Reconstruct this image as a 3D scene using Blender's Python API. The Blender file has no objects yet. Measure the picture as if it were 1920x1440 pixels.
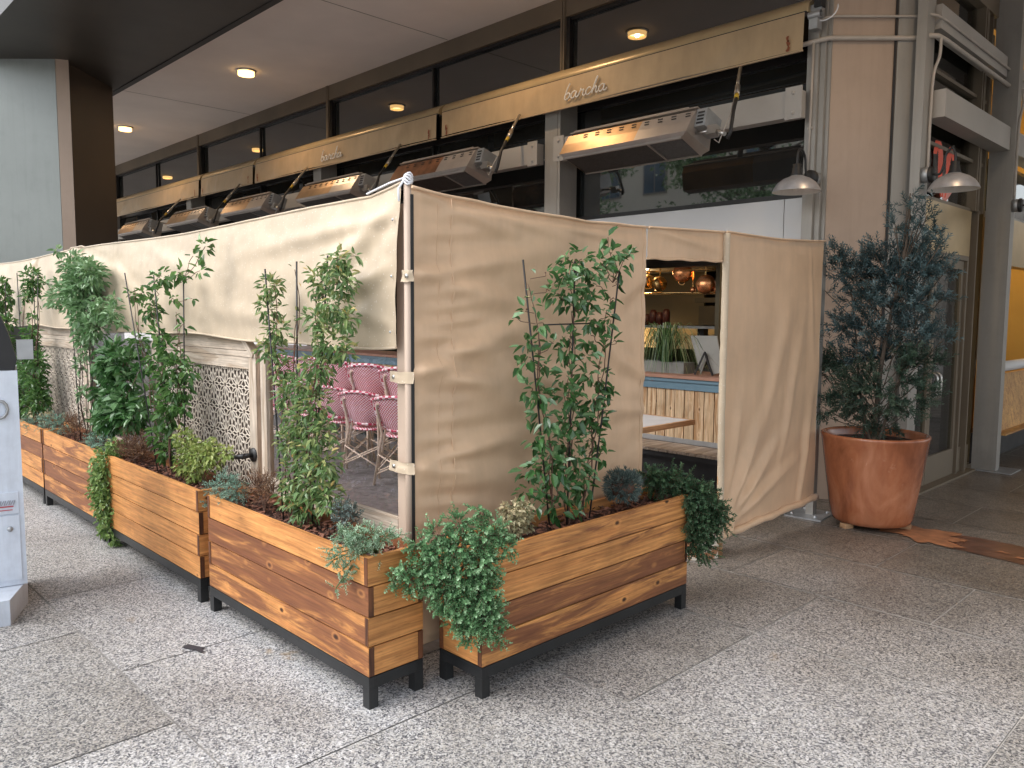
import bpy, math, random
from mathutils import Vector, Matrix, Quaternion
from math import sin, cos, pi, radians as RD
random.seed(7)
sc = bpy.context.scene
col = sc.collection

# ---------------------------------------------------------------- mesh builder
class MB:
    def __init__(s):
        s.v=[]; s.f=[]; s.m=[]; s.r=[]; s.g=[]; s.sm=[]
    def add(s, vs, fs, m=0, r=None, g=None, smooth=False):
        o=len(s.v)
        if r is None: r=random.random()
        for i,p in enumerate(vs):
            s.v.append(tuple(p)); s.r.append(r)
            s.g.append(tuple(g[i]) if g else tuple(p))
        for f in fs:
            s.f.append([o+i for i in f]); s.m.append(m); s.sm.append(smooth)
        return s
    def box(s, a, b, m=0, r=None, grain=None, rot=None, c=None):
        x0,y0,z0=a; x1,y1,z1=b
        vs=[(x,y,z) for x in (x0,x1) for y in (y0,y1) for z in (z0,z1)]
        fs=[(0,1,3,2),(4,6,7,5),(0,4,5,1),(2,3,7,6),(0,2,6,4),(1,5,7,3)]
        if r is None: r=random.random()
        g=None
        if grain is not None:
            o=[i for i in range(3) if i!=grain]
            off=r*37.0
            g=[(p[grain]+off, p[o[0]]+r*11, p[o[1]]) for p in vs]
        if rot is not None:
            cc=Vector(c) if c else Vector(((x0+x1)/2,(y0+y1)/2,(z0+z1)/2))
            vs=[tuple(cc+rot@(Vector(p)-cc)) for p in vs]
        return s.add(vs,fs,m,r,g)
    def bar(s, p, q, w, h=None, m=0, r=None, up=(0,0,1)):
        p=Vector(p); q=Vector(q); d=(q-p).normalized(); h=w if h is None else h
        u=Vector(up)
        if abs(d.dot(u))>.98: u=Vector((0,1,0))
        a=d.cross(u).normalized()*(w/2); b=a.normalized().cross(d).normalized()*(h/2)
        vs=[p-a-b,p+a-b,p+a+b,p-a+b,q-a-b,q+a-b,q+a+b,q-a+b]
        L=(q-p).length; r=random.random() if r is None else r
        g=[(r*37,0,0),(r*37,w,0),(r*37,w,h),(r*37,0,h),(r*37+L,0,0),(r*37+L,w,0),(r*37+L,w,h),(r*37+L,0,h)]
        return s.add(vs,[(0,1,2,3)[::-1],(4,5,6,7),(0,1,5,4),(1,2,6,5),(2,3,7,6),(3,0,4,7)],m,r,g)
    def tube(s, pts, rad, seg=8, m=0, r=None, cap=True, closed=False):
        pts=[Vector(p) for p in pts]; n=len(pts)
        rr=rad if isinstance(rad,(list,tuple)) else [rad]*n
        vs=[];fs=[]
        prev=None
        for i,p in enumerate(pts):
            if closed: t=pts[(i+1)%n]-pts[i-1]
            else: t=pts[min(i+1,n-1)]-pts[max(i-1,0)]
            if t.length<1e-9: t=Vector((0,0,1))
            t.normalize()
            if prev is None:
                a=t.orthogonal().normalized()
            else:
                a=(prev-t*prev.dot(t))
                a=a.normalized() if a.length>1e-6 else t.orthogonal().normalized()
            prev=a; b=t.cross(a)
            for k in range(seg):
                th=2*pi*k/seg
                vs.append(p+(a*cos(th)+b*sin(th))*rr[i])
        N=n if closed else n-1
        for i in range(N):
            j=(i+1)%n
            for k in range(seg):
                k2=(k+1)%seg
                fs.append((i*seg+k,i*seg+k2,j*seg+k2,j*seg+k))
        r=random.random() if r is None else r
        s.add(vs,fs,m,r,None,True)
        if cap and not closed and seg>2:
            o=len(s.v)-len(vs)
            s.f.append([o+k for k in range(seg)][::-1]); s.m.append(m); s.sm.append(False)
            o2=o+(n-1)*seg
            s.f.append([o2+k for k in range(seg)]); s.m.append(m); s.sm.append(False)
        return s
    def lathe(s, prof, c=(0,0,0), seg=32, m=0, r=None, axis=None, smooth=True):
        c=Vector(c); M=Matrix.Identity(3)
        if axis is not None: M=Vector((0,0,1)).rotation_difference(Vector(axis)).to_matrix()
        vs=[];fs=[]
        for (rd,z) in prof:
            for k in range(seg):
                th=2*pi*k/seg
                vs.append(c+M@Vector((rd*cos(th),rd*sin(th),z)))
        for i in range(len(prof)-1):
            for k in range(seg):
                k2=(k+1)%seg
                fs.append((i*seg+k,i*seg+k2,(i+1)*seg+k2,(i+1)*seg+k))
        return s.add(vs,fs,m,r,None,smooth)
    def prism(s, poly, z0, z1, m=0, r=None):
        n=len(poly)
        vs=[(x,y,z0) for x,y in poly]+[(x,y,z1) for x,y in poly]
        fs=[tuple(range(n))[::-1],tuple(range(n,2*n))]+[(i,(i+1)%n,n+(i+1)%n,n+i) for i in range(n)]
        return s.add(vs,fs,m,r)
    def extrude(s, poly3, d, m=0, r=None):
        n=len(poly3); d=Vector(d); P=[Vector(p) for p in poly3]
        vs=P+[p+d for p in P]
        fs=[tuple(range(n))[::-1],tuple(range(n,2*n))]+[(i,(i+1)%n,n+(i+1)%n,n+i) for i in range(n)]
        return s.add(vs,fs,m,r)
    def grid(s, fn, nu, nv, m=0, r=.5, smooth=True, g=None):
        vs=[fn(i/nu,j/nv) for j in range(nv+1) for i in range(nu+1)]
        fs=[(j*(nu+1)+i,j*(nu+1)+i+1,(j+1)*(nu+1)+i+1,(j+1)*(nu+1)+i) for j in range(nv) for i in range(nu)]
        return s.add(vs,fs,m,r,g,smooth)
    def leaf(s, p, d, n, L, W, m=0, r=None, fold=.25, curl=.15):
        p=Vector(p); d=Vector(d).normalized(); n=Vector(n)
        sd=d.cross(n)
        if sd.length<1e-4: sd=d.orthogonal()
        sd.normalize(); n=sd.cross(d).normalized()
        t=p+d*L-n*L*curl
        a1=p+d*L*.3+sd*W*.5+n*W*fold; a2=p+d*L*.68+sd*W*.36+n*(W*fold*.8-L*curl*.4)
        b1=p+d*L*.3-sd*W*.5+n*W*fold; b2=p+d*L*.68-sd*W*.36+n*(W*fold*.8-L*curl*.4)
        return s.add([p,a1,a2,t,b2,b1],[(0,1,2,3),(0,3,4,5)],m,r,None,False)
    def blade(s, pts, w, m=0, r=None):
        pts=[Vector(p) for p in pts]; n=len(pts); vs=[]
        for i,p in enumerate(pts):
            t=(pts[min(i+1,n-1)]-pts[max(i-1,0)]).normalized()
            a=t.cross(Vector((0,0,1)))
            a=a.normalized() if a.length>1e-4 else Vector((1,0,0))
            ww=w*(1-(i/(n-1))**2*.85)/2
            vs+= [p-a*ww,p+a*ww]
        return s.add(vs,[(2*i,2*i+1,2*i+3,2*i+2) for i in range(n-1)],m,r)
    def build(s, name, mats, parent=None, **kw):
        me=bpy.data.meshes.new(name)
        vs=s.v
        if parent is not None:
            inv=parent.matrix_basis.inverted() if parent.parent is None else (parent.parent.matrix_basis@parent.matrix_basis).inverted()
            vs=[tuple(inv@Vector(p)) for p in vs]
        me.from_pydata(vs,[],s.f)
        a=me.attributes.new('rnd','FLOAT','POINT'); a.data.foreach_set('value',s.r)
        a=me.attributes.new('gr','FLOAT_VECTOR','POINT'); a.data.foreach_set('vector',[c for g in s.g for c in g])
        if not isinstance(mats,(list,tuple)): mats=[mats]
        for m in mats: me.materials.append(m)
        me.polygons.foreach_set('material_index',s.m)
        me.polygons.foreach_set('use_smooth',s.sm)
        me.update()
        o=bpy.data.objects.new(name,me); col.objects.link(o)
        if parent is not None: o.parent=parent
        tag(o,**kw)
        return o

def tag(o,label=None,cat=None,group=None,kind=None):
    if label: o['label']=label
    if cat: o['category']=cat
    if group: o['group']=group
    if kind: o['kind']=kind
def thing(name,label,cat,loc=(0,0,0),rz=0,group=None):
    o=bpy.data.objects.new(name,None); o.empty_display_size=.1
    o.location=loc; o.rotation_euler=(0,0,rz)
    o.matrix_basis=Matrix.Translation(loc)@Matrix.Rotation(rz,4,'Z')
    col.objects.link(o); tag(o,label,cat,group); return o
def copy_thing(root, loc, rz, label, group=None):
    r=root.copy(); col.objects.link(r)
    r.matrix_basis=Matrix.Translation(loc)@Matrix.Rotation(rz,4,'Z')
    r['label']=label
    if group: r['group']=group
    for ch in root.children:
        c=ch.copy(); col.objects.link(c); c.parent=r
        for g in ch.children:
            d=g.copy(); col.objects.link(d); d.parent=c
    return r

# ---------------------------------------------------------------- materials
class NT:
    def __init__(s,name):
        s.mat=bpy.data.materials.new(name); s.mat.use_nodes=True
        s.t=s.mat.node_tree; s.t.nodes.clear()
        s.out=s.t.nodes.new('ShaderNodeOutputMaterial')
        s.b=s.t.nodes.new('ShaderNodeBsdfPrincipled')
        s.t.links.new(s.b.outputs[0],s.out.inputs[0])
    def n(s,ty,**k):
        x=s.t.nodes.new('ShaderNode'+ty)
        for a,b in k.items(): setattr(x,a,b)
        return x
    def l(s,a,b): s.t.links.new(a,b)
    def set(s,k,v):
        i=s.b.inputs[k]
        if hasattr(v,'links'): s.l(v,i)
        else: i.default_value=(*v,1) if isinstance(v,tuple) and len(v)==3 else v
    def pos(s,scale=(1,1,1),src='obj'):
        if src=='obj': o=s.n('TexCoord').outputs['Object']
        elif src=='gr': o=s.n('Attribute',attribute_name='gr').outputs['Vector']
        else: o=s.n('NewGeometry').outputs['Position']
        m=s.n('Mapping'); m.inputs['Scale'].default_value=scale; s.l(o,m.inputs[0]); return m.outputs[0]
    def rnd(s): return s.n('Attribute',attribute_name='rnd').outputs['Fac']
    def noise(s,vec,sc_,det=3,rough=.55,dist=0):
        x=s.n('TexNoise'); s.l(vec,x.inputs['Vector']); x.inputs['Scale'].default_value=sc_; x.inputs['Detail'].default_value=det
        x.inputs['Roughness'].default_value=rough; x.inputs['Distortion'].default_value=dist; return x.outputs['Fac']
    def vor(s,vec,sc_,feat='F1',out='Distance'):
        x=s.n('TexVoronoi',feature=feat); s.l(vec,x.inputs['Vector']); x.inputs['Scale'].default_value=sc_; return x.outputs[out]
    def ramp(s,fac,stops,interp='LINEAR'):
        x=s.n('ValToRGB'); x.color_ramp.interpolation=interp; s.l(fac,x.inputs[0]); e=x.color_ramp.elements
        while len(e)<len(stops): e.new(.5)
        for i,(p,c) in enumerate(stops):
            e[i].position=p; e[i].color=(*c,1) if isinstance(c,tuple) else (c,c,c,1)
        return x.outputs[0]
    def mix(s,fac,a,b,mode='MIX'):
        x=s.n('MixRGB',blend_type=mode)
        for i,v in enumerate((fac,a,b)):
            if hasattr(v,'links'): s.l(v,x.inputs[i])
            else: x.inputs[i].default_value=v if i==0 else ((*v,1) if isinstance(v,tuple) else (v,v,v,1))
        return x.outputs[0]
    def math(s,op,a,b=0.,c=None):
        x=s.n('Math',operation=op)
        for i,v in enumerate((a,b,c)):
            if v is None: continue
            if hasattr(v,'links'): s.l(v,x.inputs[i])
            else: x.inputs[i].default_value=v
        return x.outputs[0]
    def bump(s,h,st=.3,dist=.01):
        x=s.n('Bump'); x.inputs['Strength'].default_value=st; x.inputs['Distance'].default_value=dist
        s.l(h,x.inputs['Height']); s.l(x.outputs[0],s.b.inputs['Normal'])

def simple(name,c,rough=.6,metal=0,var=.15,scale=8,bump=.1,spec=.5,bscale=None,streak=0):
    t=NT(name); p=t.pos()
    n=t.noise(p,scale,4); 
    cc=t.mix(t.ramp(n,[(.3,0.),(.7,1.)]),tuple(x*(1-var) for x in c),tuple(min(1,x*(1+var)) for x in c))
    if streak:
        s1=t.noise(t.pos((9,9,.7)),1.6,5,.65,.4); s2=t.noise(t.pos((2,2,2)),2.3,5,.7)
        cc=t.mix(streak,cc,t.ramp(s1,[(.30,.62),(.5,1.),(.72,1.06)]),'MULTIPLY'); cc=t.mix(streak,cc,t.ramp(s2,[(.32,.72),(.5,1.)]),'MULTIPLY')
        sp=t.n('SeparateXYZ'); t.l(p,sp.inputs[0]); lo=t.ramp(t.math('ADD',sp.outputs['Z'],t.math('MULTIPLY',s2,.3)),[(.12,.55),(.42,1.)]); cc=t.mix(min(1,streak*1.4),cc,lo,'MULTIPLY')
    t.set('Base Color',cc)
    n2=t.noise(p,scale*.35,3)
    t.set('Roughness',t.math('MULTIPLY_ADD',n2,.3*min(1,rough+.2),rough-.12*min(1,rough+.2)))
    t.set('Metallic',metal); t.set('Specular IOR Level',spec)
    if bump: t.bump(t.noise(p,bscale or scale*6,3),bump,.004)
    return t.mat
def emis(name,c,st):
    t=NT(name); t.set('Base Color',c); t.set('Emission Color',c); t.set('Emission Strength',st); return t.mat

def m_pavement():
    t=NT('granite_paving'); P=t.pos()
    warp=t.n('TexNoise'); t.l(P,warp.inputs['Vector']); warp.inputs['Scale'].default_value=40
    v=t.n('TexVoronoi',feature='F1'); v.inputs['Scale'].default_value=165
    m=t.n('MixRGB'); m.inputs[0].default_value=.012; t.l(P,m.inputs[1]); t.l(warp.outputs['Color'],m.inputs[2]); t.l(m.outputs[0],v.inputs['Vector'])
    sepc=t.n('SeparateColor'); t.l(v.outputs['Color'],sepc.inputs[0])
    grain=t.ramp(sepc.outputs[0],[(0,(.08,.08,.09)),(.14,(.19,.19,.20)),(.32,(.35,.345,.34)),(.55,(.51,.49,.455)),(.78,(.63,.62,.61)),(1,(.75,.76,.78))],'CONSTANT')
    v2=t.vor(P,330,out='Color'); s2=t.n('SeparateColor'); t.l(v2,s2.inputs[0])
    fine=t.ramp(s2.outputs[1],[(0,.35),(.25,.8),(.7,1.),(1,1.35)])
    c=t.mix(.6,grain,fine,'MULTIPLY')
    n=t.noise(P,75,3,.6); c=t.mix(.5,c,t.ramp(n,[(.34,.52),(.66,1.36)]),'MULTIPLY')
    rn=t.rnd(); c=t.mix(1,c,t.ramp(rn,[(0,(.80,.79,.77)),(.5,(.93,.93,.93)),(1,(1.04,1.05,1.07))]),'MULTIPLY')
    st=t.noise(P,.9,5,.6,.6); c=t.mix(1,c,t.ramp(st,[(.25,(.62,.59,.56)),(.5,(.88,.87,.86)),(.75,(1.08,1.09,1.12))]),'MULTIPLY')
    ru=t.noise(P,2.6,3,.5); rm=t.ramp(ru,[(.70,0.),(.76,1.)]); ru2=t.ramp(t.noise(P,22,3),[(.45,0.),(.6,1.)])
    c=t.mix(t.math('MULTIPLY',t.math('MULTIPLY',rm,ru2),.55),c,(.27,.17,.07))
    gv=t.n('TexVoronoi',feature='F1'); gv.inputs['Scale'].default_value=3.1; t.l(P,gv.inputs['Vector']); gs_=t.n('SeparateColor'); t.l(gv.outputs['Color'],gs_.inputs[0])
    gsp=t.math('MULTIPLY',t.ramp(gv.outputs['Distance'],[(.035,1.),(.055,0.)]),t.math('GREATER_THAN',gs_.outputs[0],.62)); c=t.mix(t.math('MULTIPLY',gsp,.6),c,(.10,.095,.09))
    # stone gets darker, browner and less rough deeper in (+Y)
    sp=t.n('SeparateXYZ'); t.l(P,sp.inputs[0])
    rain_or_depth=t.n('MapRange'); rain_or_depth.inputs['From Min'].default_value=3.0; rain_or_depth.inputs['From Max'].default_value=5.8; 
    t.l(t.math('ADD',sp.outputs['Y'],t.math('MULTIPLY',t.noise(P,1.5,3),1.2)),rain_or_depth.inputs['Value'])
    wf=rain_or_depth.outputs[0]
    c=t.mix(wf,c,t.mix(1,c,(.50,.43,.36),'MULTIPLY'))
    t.set('Base Color',c)
    rr=t.noise(P,3,3)
    t.set('Roughness',t.math('SUBTRACT',t.math('MULTIPLY_ADD',rr,.35,.42),t.math('MULTIPLY',wf,.2)))
    t.set('Specular IOR Level',.45)
    t.bump(t.math('ADD',t.noise(P,160,2),t.math('MULTIPLY',t.noise(P,30,2),.6)),.16,.003)
    return t.mat

def m_wood(name,light,mid,dark,knots=True,darkamt=.5,rough=.55,scale=1.0):
    t=NT(name); g=t.pos((1,1,1),'gr'); gs=t.pos((1.0*scale,20*scale,20*scale),'gr')
    n1=t.noise(gs,1.6,6,.65,1.2); n2=t.noise(t.pos((2.2*scale,70*scale,70*scale),'gr'),1.5,3,.6)
    c=t.mix(t.ramp(n1,[(.3,0.),(.62,1.)]),mid,light)
    c=t.mix(.75,c,t.ramp(n2,[(.35,.62),(.62,1.15)]),'MULTIPLY')
    bl=t.noise(t.pos((3,3,3),'gr'),1.5,4,.6); c=t.mix(.8,c,t.ramp(bl,[(.3,.72),(.7,1.2)]),'MULTIPLY')
    sc2=t.noise(t.pos((9*scale,160*scale,160*scale),'gr'),1.0,2,.5); c=t.mix(t.ramp(sc2,[(.66,0.),(.72,.55)]),c,tuple(x*.35 for x in mid))
    rn=t.rnd()
    # weathered dark stain spreading on some planks
    d=t.noise(t.pos((1.3*scale,11*scale,11*scale),'gr'),1.3,5,.62,.9)
    dd=t.math('ADD',d,t.math('MULTIPLY',t.math('SUBTRACT',rn,.5),darkamt))
    c=t.mix(t.ramp(dd,[(.5,0.),(.60,.85),(.75,1.)]),c,t.mix(.5,dark,t.mix(1,dark,t.ramp(n2,[(.3,.6),(.7,1.7)]),'MULTIPLY')))
    if knots:
        kv=t.n('TexVoronoi',feature='F1'); kv.inputs['Scale'].default_value=1; t.l(t.pos((5.2*scale,8.5*scale,8.5*scale),'gr'),kv.inputs['Vector'])
        k=t.ramp(kv.outputs['Distance'],[(.03,1.),(.07,.8),(.10,0.)])
        ring=t.ramp(kv.outputs['Distance'],[(.10,.0),(.14,.3),(.2,0.)])
        sk=t.n('SeparateColor'); t.l(kv.outputs['Color'],sk.inputs[0])
        on=t.math('GREATER_THAN',sk.outputs[0],.45)
        c=t.mix(t.math('MULTIPLY',ring,on),c,tuple(min(1,x*1.25) for x in light))
        c=t.mix(t.math('MULTIPLY',k,on),c,(.035,.012,.005))
    t.set('Base Color',c); t.set('Roughness',t.math('MULTIPLY_ADD',n1,.25,rough-.1)); t.set('Specular IOR Level',.4)
    t.bump(t.math('ADD',n2,t.math('MULTIPLY',n1,.5)),.35,.004)
    return t.mat

def m_canvas(name,c,rain_or_depth=False):
    t=NT(name); P=t.pos()
    n=t.noise(P,2.2,4,.6); f=t.noise(P,420,1)
    cc=t.mix(t.ramp(n,[(.3,0.),(.7,1.)]),tuple(x*.86 for x in c),tuple(x*1.08 for x in c))
    n3=t.noise(t.pos((6,6,1.2)),2,4,.6); cc=t.mix(.35,cc,t.ramp(n3,[(.3,.8),(.6,1.05)]),'MULTIPLY')
    if rain_or_depth:
        v=t.n('TexVoronoi',feature='F1'); v.inputs['Scale'].default_value=75; t.l(P,v.inputs['Vector'])
        s_=t.n('SeparateColor'); t.l(v.outputs['Color'],s_.inputs[0])
        drop=t.math('MULTIPLY',t.ramp(v.outputs['Distance'],[(.16,1.),(.24,0.)]),t.math('GREATER_THAN',s_.outputs[0],.62))
        cc=t.mix(t.math('MULTIPLY',drop,.55),cc,(.75,.72,.66))
    t.set('Base Color',cc); t.set('Roughness',.46); t.set('Specular IOR Level',.45)
    t.set('Sheen Weight',.15)
    t.bump(t.math('ADD',t.math('MULTIPLY',f,.25),t.noise(P,14,4,.55)),.22,.006)
    return t.mat

def m_leaf(name,a,b,c2=None,spot=None,rough=.32,trans=.2):
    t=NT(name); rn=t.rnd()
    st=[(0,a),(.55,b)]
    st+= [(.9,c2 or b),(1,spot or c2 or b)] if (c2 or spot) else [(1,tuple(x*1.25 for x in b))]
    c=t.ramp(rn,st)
    n=t.noise(t.pos(),60,2); c=t.mix(.4,c,t.ramp(n,[(.3,.7),(.7,1.25)]),'MULTIPLY')
    t.set('Base Color',c); t.set('Roughness',rough); t.set('Specular IOR Level',.5)
    tr=t.n('BsdfTranslucent'); t.l(c,tr.inputs[0]); mx=t.n('MixShader'); mx.inputs[0].default_value=trans
    t.l(t.b.outputs[0],mx.inputs[1]); t.l(tr.outputs[0],mx.inputs[2]); t.l(mx.outputs[0],t.out.inputs[0])
    return t.mat

def m_glass(name,tint=(.8,.85,.85),base=.12,trans=True,color=(.020,.022,.022)):
    t=NT(name)
    if not trans:
        n=t.noise(t.pos(),.6,3)
        t.set('Base Color',t.mix(n,tuple(x*.5 for x in color),tuple(x*1.6 for x in color))); t.set('Roughness',.02); t.set('IOR',2.0); t.set('Specular IOR Level',.6)
        t.bump(t.noise(t.pos(),1.3,1),.02,.02)
        return t.mat
    g=t.n('BsdfGlossy'); g.inputs['Roughness'].default_value=.02
    tr=t.n('BsdfTransparent'); tr.inputs[0].default_value=(*tint,1)
    fr=t.n('Fresnel'); fr.inputs[0].default_value=1.5
    f=t.math('ADD',fr.outputs[0],base-.04)
    mx=t.n('MixShader'); t.l(f,mx.inputs[0]); t.l(tr.outputs[0],mx.inputs[1]); t.l(g.outputs[0],mx.inputs[2]); t.l(mx.outputs[0],t.out.inputs[0])
    return t.mat

def m_checker():
    t=NT('woven_red_white'); c=t.n('TexChecker'); c.inputs['Scale'].default_value=62
    t.l(t.pos((1,1,1),'gr'),c.inputs[0]); c.inputs[1].default_value=(.55,.03,.10,1); c.inputs[2].default_value=(.95,.80,.82,1)
    t.set('Base Color',c.outputs[0]); t.set('Roughness',.45); return t.mat

M={}
M['pave']=m_pavement()
M['mat']=simple('shaded_paving_tone',(.19,.18,.185),.45,var=.35,scale=14,bump=.3)  # dark tone for the same paving, shade put into the colour
M['grout']=simple('joint_grout',(.25,.235,.22),.85,var=.3,scale=5)
M['groutl']=simple('joint_grout_light',(.50,.475,.44),.85,var=.25,scale=5)
M['plank']=m_wood('stained_cedar',(.62,.285,.09),(.42,.165,.048),(.17,.062,.026),darkamt=.48)
M['plankend']=m_wood('dark_end_grain',(.16,.06,.025),(.10,.035,.014),(.04,.015,.008),False)
M['palewood']=m_wood('pale_cedar',(.68,.50,.32),(.54,.36,.20),(.33,.17,.07),True,.05,.6)
M['greywood']=m_wood('whitewashed_wood',(.56,.47,.38),(.45,.37,.29),(.34,.26,.19),False,.1,.7)
M['polewood']=m_wood('raw_pole_wood',(.58,.36,.20),(.47,.27,.14),(.36,.19,.09),False,.1,.6)
M['paintwood']=simple('tan_painted_post',(.47,.36,.28),.55,var=.08,scale=4)
M['black']=simple('black_steel',(.012,.013,.014),.38,var=.4,scale=6,bump=.12)
M['canvas']=m_canvas('beige_canvas',(.66,.45,.285))
M['canvasw']=m_canvas('beige_canvas_rain',(.535,.425,.30),True)
M['awn']=m_canvas('awning_cloth',(.47,.34,.20))
M['housing']=simple('awning_housing',(.46,.35,.20),.32,metal=.3,var=.1,scale=3,bump=.03)
M['script']=simple('white_lettering',(.85,.82,.76),.5,var=.02)
M['rust']=simple('rust_red_stain',(.28,.09,.045),.8,var=.3,scale=30)
M['ceil']=simple('soffit_plaster',(.82,.745,.69),.85,var=.05,scale=1.2,bump=.15,bscale=40)
M['bronze']=simple('dark_bronze_metal',(.060,.052,.042),.42,metal=.2,var=.2,scale=1.5,bump=.04)
M['bronze2']=simple('bronze_fascia',(.17,.135,.095),.5,metal=.2,var=.15,scale=1.5,bump=.04)
M['collit']=simple('lit_column_metal',(.23,.248,.235),.38,streak=.2,metal=.1,var=.07,scale=1.0,bump=.02)  # column metal with skylight put into the colour
M['colshade']=simple('shaded_column_metal',(.075,.058,.044),.5,metal=.1,var=.15,scale=1.0,bump=.02)  # same column metal, shade put into the colour
M['pink']=simple('pink_tan_panel',(.40,.30,.23),.55,streak=.16,var=.06,scale=1.5,bump=.12,bscale=60)
M['pil']=simple('grey_pilaster_paint',(.31,.292,.265),.45,streak=.25,metal=.15,var=.07,scale=1.5,bump=.03)
M['beam']=simple('light_grey_beam',(.37,.345,.315),.5,var=.06,scale=2,bump=.03)
M['backing']=simple('dark_brown_sheet',(.075,.052,.04),.7,var=.3,scale=4)
M['lat']=simple('cream_lattice_paint',(.70,.61,.51),.6,var=.08,scale=6)
M['white']=simple('frosted_white_panel',(.60,.60,.60),.5,var=.04,scale=1,bump=.02)
M['pane']=m_glass('dark_window_glass',trans=False)
M['clear']=m_glass('door_glass',(.72,.76,.74),.10)
M['vinyl']=m_glass('clear_vinyl',(.92,.90,.92),.10)
M['gold']=simple('warm_brushed_metal',(.40,.29,.15),.34,metal=.55,var=.25,scale=1.4,bump=.04)
M['steel']=simple('stainless_steel',(.50,.48,.45),.3,metal=.9,var=.12,scale=4,bump=.05)
M['steeld']=simple('dull_galvanized',(.40,.41,.42),.42,metal=.7,var=.15,scale=8,bump=.05)
M['heat']=simple('heater_steel',(.40,.35,.31),.33,metal=.55,var=.12,scale=4,bump=.04)
M['heatgold']=simple('heat_tinted_steel',(.42,.26,.13),.34,metal=.6,var=.25,scale=3,bump=.04)
M['heatrust']=simple('heat_burned_steel',(.22,.095,.045),.45,metal=.5,var=.5,scale=5,bump=.05)
M['grille']=simple('heater_grille',(.045,.038,.034),.5,metal=.4,var=.4,scale=60)
M['grille2']=simple('heater_mesh',(.10,.10,.10),.5,metal=.4,var=.3,scale=90)
M['rubber']=simple('black_rubber',(.015,.015,.016),.5,var=.3)
M['yellow']=simple('yellow_tag',(.55,.36,.03),.5)
M['bluep']=simple('blue_grey_paint',(.13,.22,.28),.45,var=.1,scale=4)
M['terra']=simple('terracotta_ledge',(.36,.19,.13),.6,var=.12,scale=6)
def m_pot():
    t=NT('glazed_terracotta'); P=t.pos()
    n=t.noise(t.pos((1,1,.5)),4,5,.6,.5); c=t.ramp(n,[(.28,(.16,.045,.018)),(.5,(.34,.115,.05)),(.72,(.50,.21,.11))])
    s_=t.noise(t.pos((9,9,1.2)),1.5,3); c=t.mix(.35,c,t.ramp(s_,[(.35,.75),(.65,1.15)]),'MULTIPLY')
    bl=t.ramp(t.noise(P,9,5,.7),[(.62,0.),(.74,1.)]); c=t.mix(t.math('MULTIPLY',bl,.35),c,(.60,.33,.22))
    t.set('Base Color',c); t.set('Roughness',t.math('MULTIPLY_ADD',n,.28,.08)); t.set('Specular IOR Level',.6)
    t.bump(t.noise(t.pos((3,3,22)),3,3),.12,.005); return t.mat
M['pot']=m_pot()
M['soil']=simple('dark_soil',(.055,.026,.018),.9,var=.6,scale=40,bump=.8)
M['chip']=m_wood('bark_chips',(.30,.13,.08),(.17,.065,.04),(.07,.03,.02),False,.9,.75)
M['stake']=simple('black_trellis_wire',(.014,.012,.012),.5)
M['stem']=simple('brown_stem',(.11,.055,.035),.7,var=.4,scale=30)
M['stemg']=simple('green_stem',(.09,.13,.04),.6,var=.3,scale=30)
M['lfj']=m_leaf('jasmine_leaf',(.035,.09,.022),(.085,.19,.05),(.17,.30,.09),None,.25)
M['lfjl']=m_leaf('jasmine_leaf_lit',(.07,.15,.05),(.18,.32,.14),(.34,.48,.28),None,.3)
M['lfy']=m_leaf('jasmine_yellowing',(.06,.12,.035),(.17,.28,.10),(.40,.40,.16),(.66,.42,.12),.35)
M['lfd']=m_leaf('dark_glossy_leaf',(.026,.08,.024),(.075,.18,.055),(.22,.36,.18),None,.16)
M['jun']=m_leaf('juniper_leaf',(.07,.18,.07),(.18,.36,.16),(.36,.54,.32),None,.5)
M['jund']=m_leaf('dark_juniper_leaf',(.025,.07,.032),(.06,.13,.06),(.11,.20,.095),None,.5)
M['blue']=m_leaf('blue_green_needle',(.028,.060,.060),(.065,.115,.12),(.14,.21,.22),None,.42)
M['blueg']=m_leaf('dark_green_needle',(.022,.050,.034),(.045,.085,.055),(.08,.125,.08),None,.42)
M['silver']=m_leaf('silver_green_leaf',(.18,.32,.19),(.36,.52,.36),(.55,.68,.48),None,.6)
M['sea']=m_leaf('sea_green_leaf',(.10,.20,.15),(.22,.38,.29),(.36,.52,.38),None,.6)
M['lav']=m_leaf('lavender_grey_leaf',(.05,.08,.07),(.12,.17,.155),(.23,.29,.26),None,.6)
M['var']=m_leaf('cream_variegated_leaf',(.14,.15,.07),(.38,.34,.20),(.62,.52,.32),None,.5)
M['yel']=m_leaf('yellow_green_leaf',(.09,.14,.03),(.26,.34,.08),(.46,.48,.18),None,.45)
M['ivy']=m_leaf('lime_ivy_leaf',(.07,.14,.035),(.20,.32,.09),(.36,.48,.18),None,.4)
M['dry']=m_leaf('dry_brown_leaf',(.12,.06,.035),(.24,.13,.07),(.36,.24,.13),None,.8)
M['spider']=m_leaf('strap_leaf',(.03,.08,.02),(.12,.22,.07),(.45,.52,.28),None,.35)
M['flower']=m_leaf('red_flower',(.35,.02,.015),(.55,.05,.03),(.6,.12,.06),None,.5)
M['lamp']=simple('galvanized_shade',(.56,.55,.56),.38,metal=.65,var=.15,scale=14,bump=.05)
M['lampin']=simple('shade_enamel_inside',(.75,.71,.65),.5)
M['iron']=simple('black_iron',(.014,.013,.013),.45,var=.3)
M['pipe']=simple('painted_conduit',(.42,.375,.33),.5,var=.08)
M['weave']=m_checker()
M['rattan']=simple('rattan_cane',(.74,.60,.48),.45,var=.2,scale=30)
M['marble']=simple('white_marble',(.72,.71,.72),.2,var=.06,scale=6,bump=0)
M['slat']=m_wood('grey_slats',(.42,.34,.27),(.33,.26,.20),(.2,.15,.11),False,.1,.6)
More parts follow.
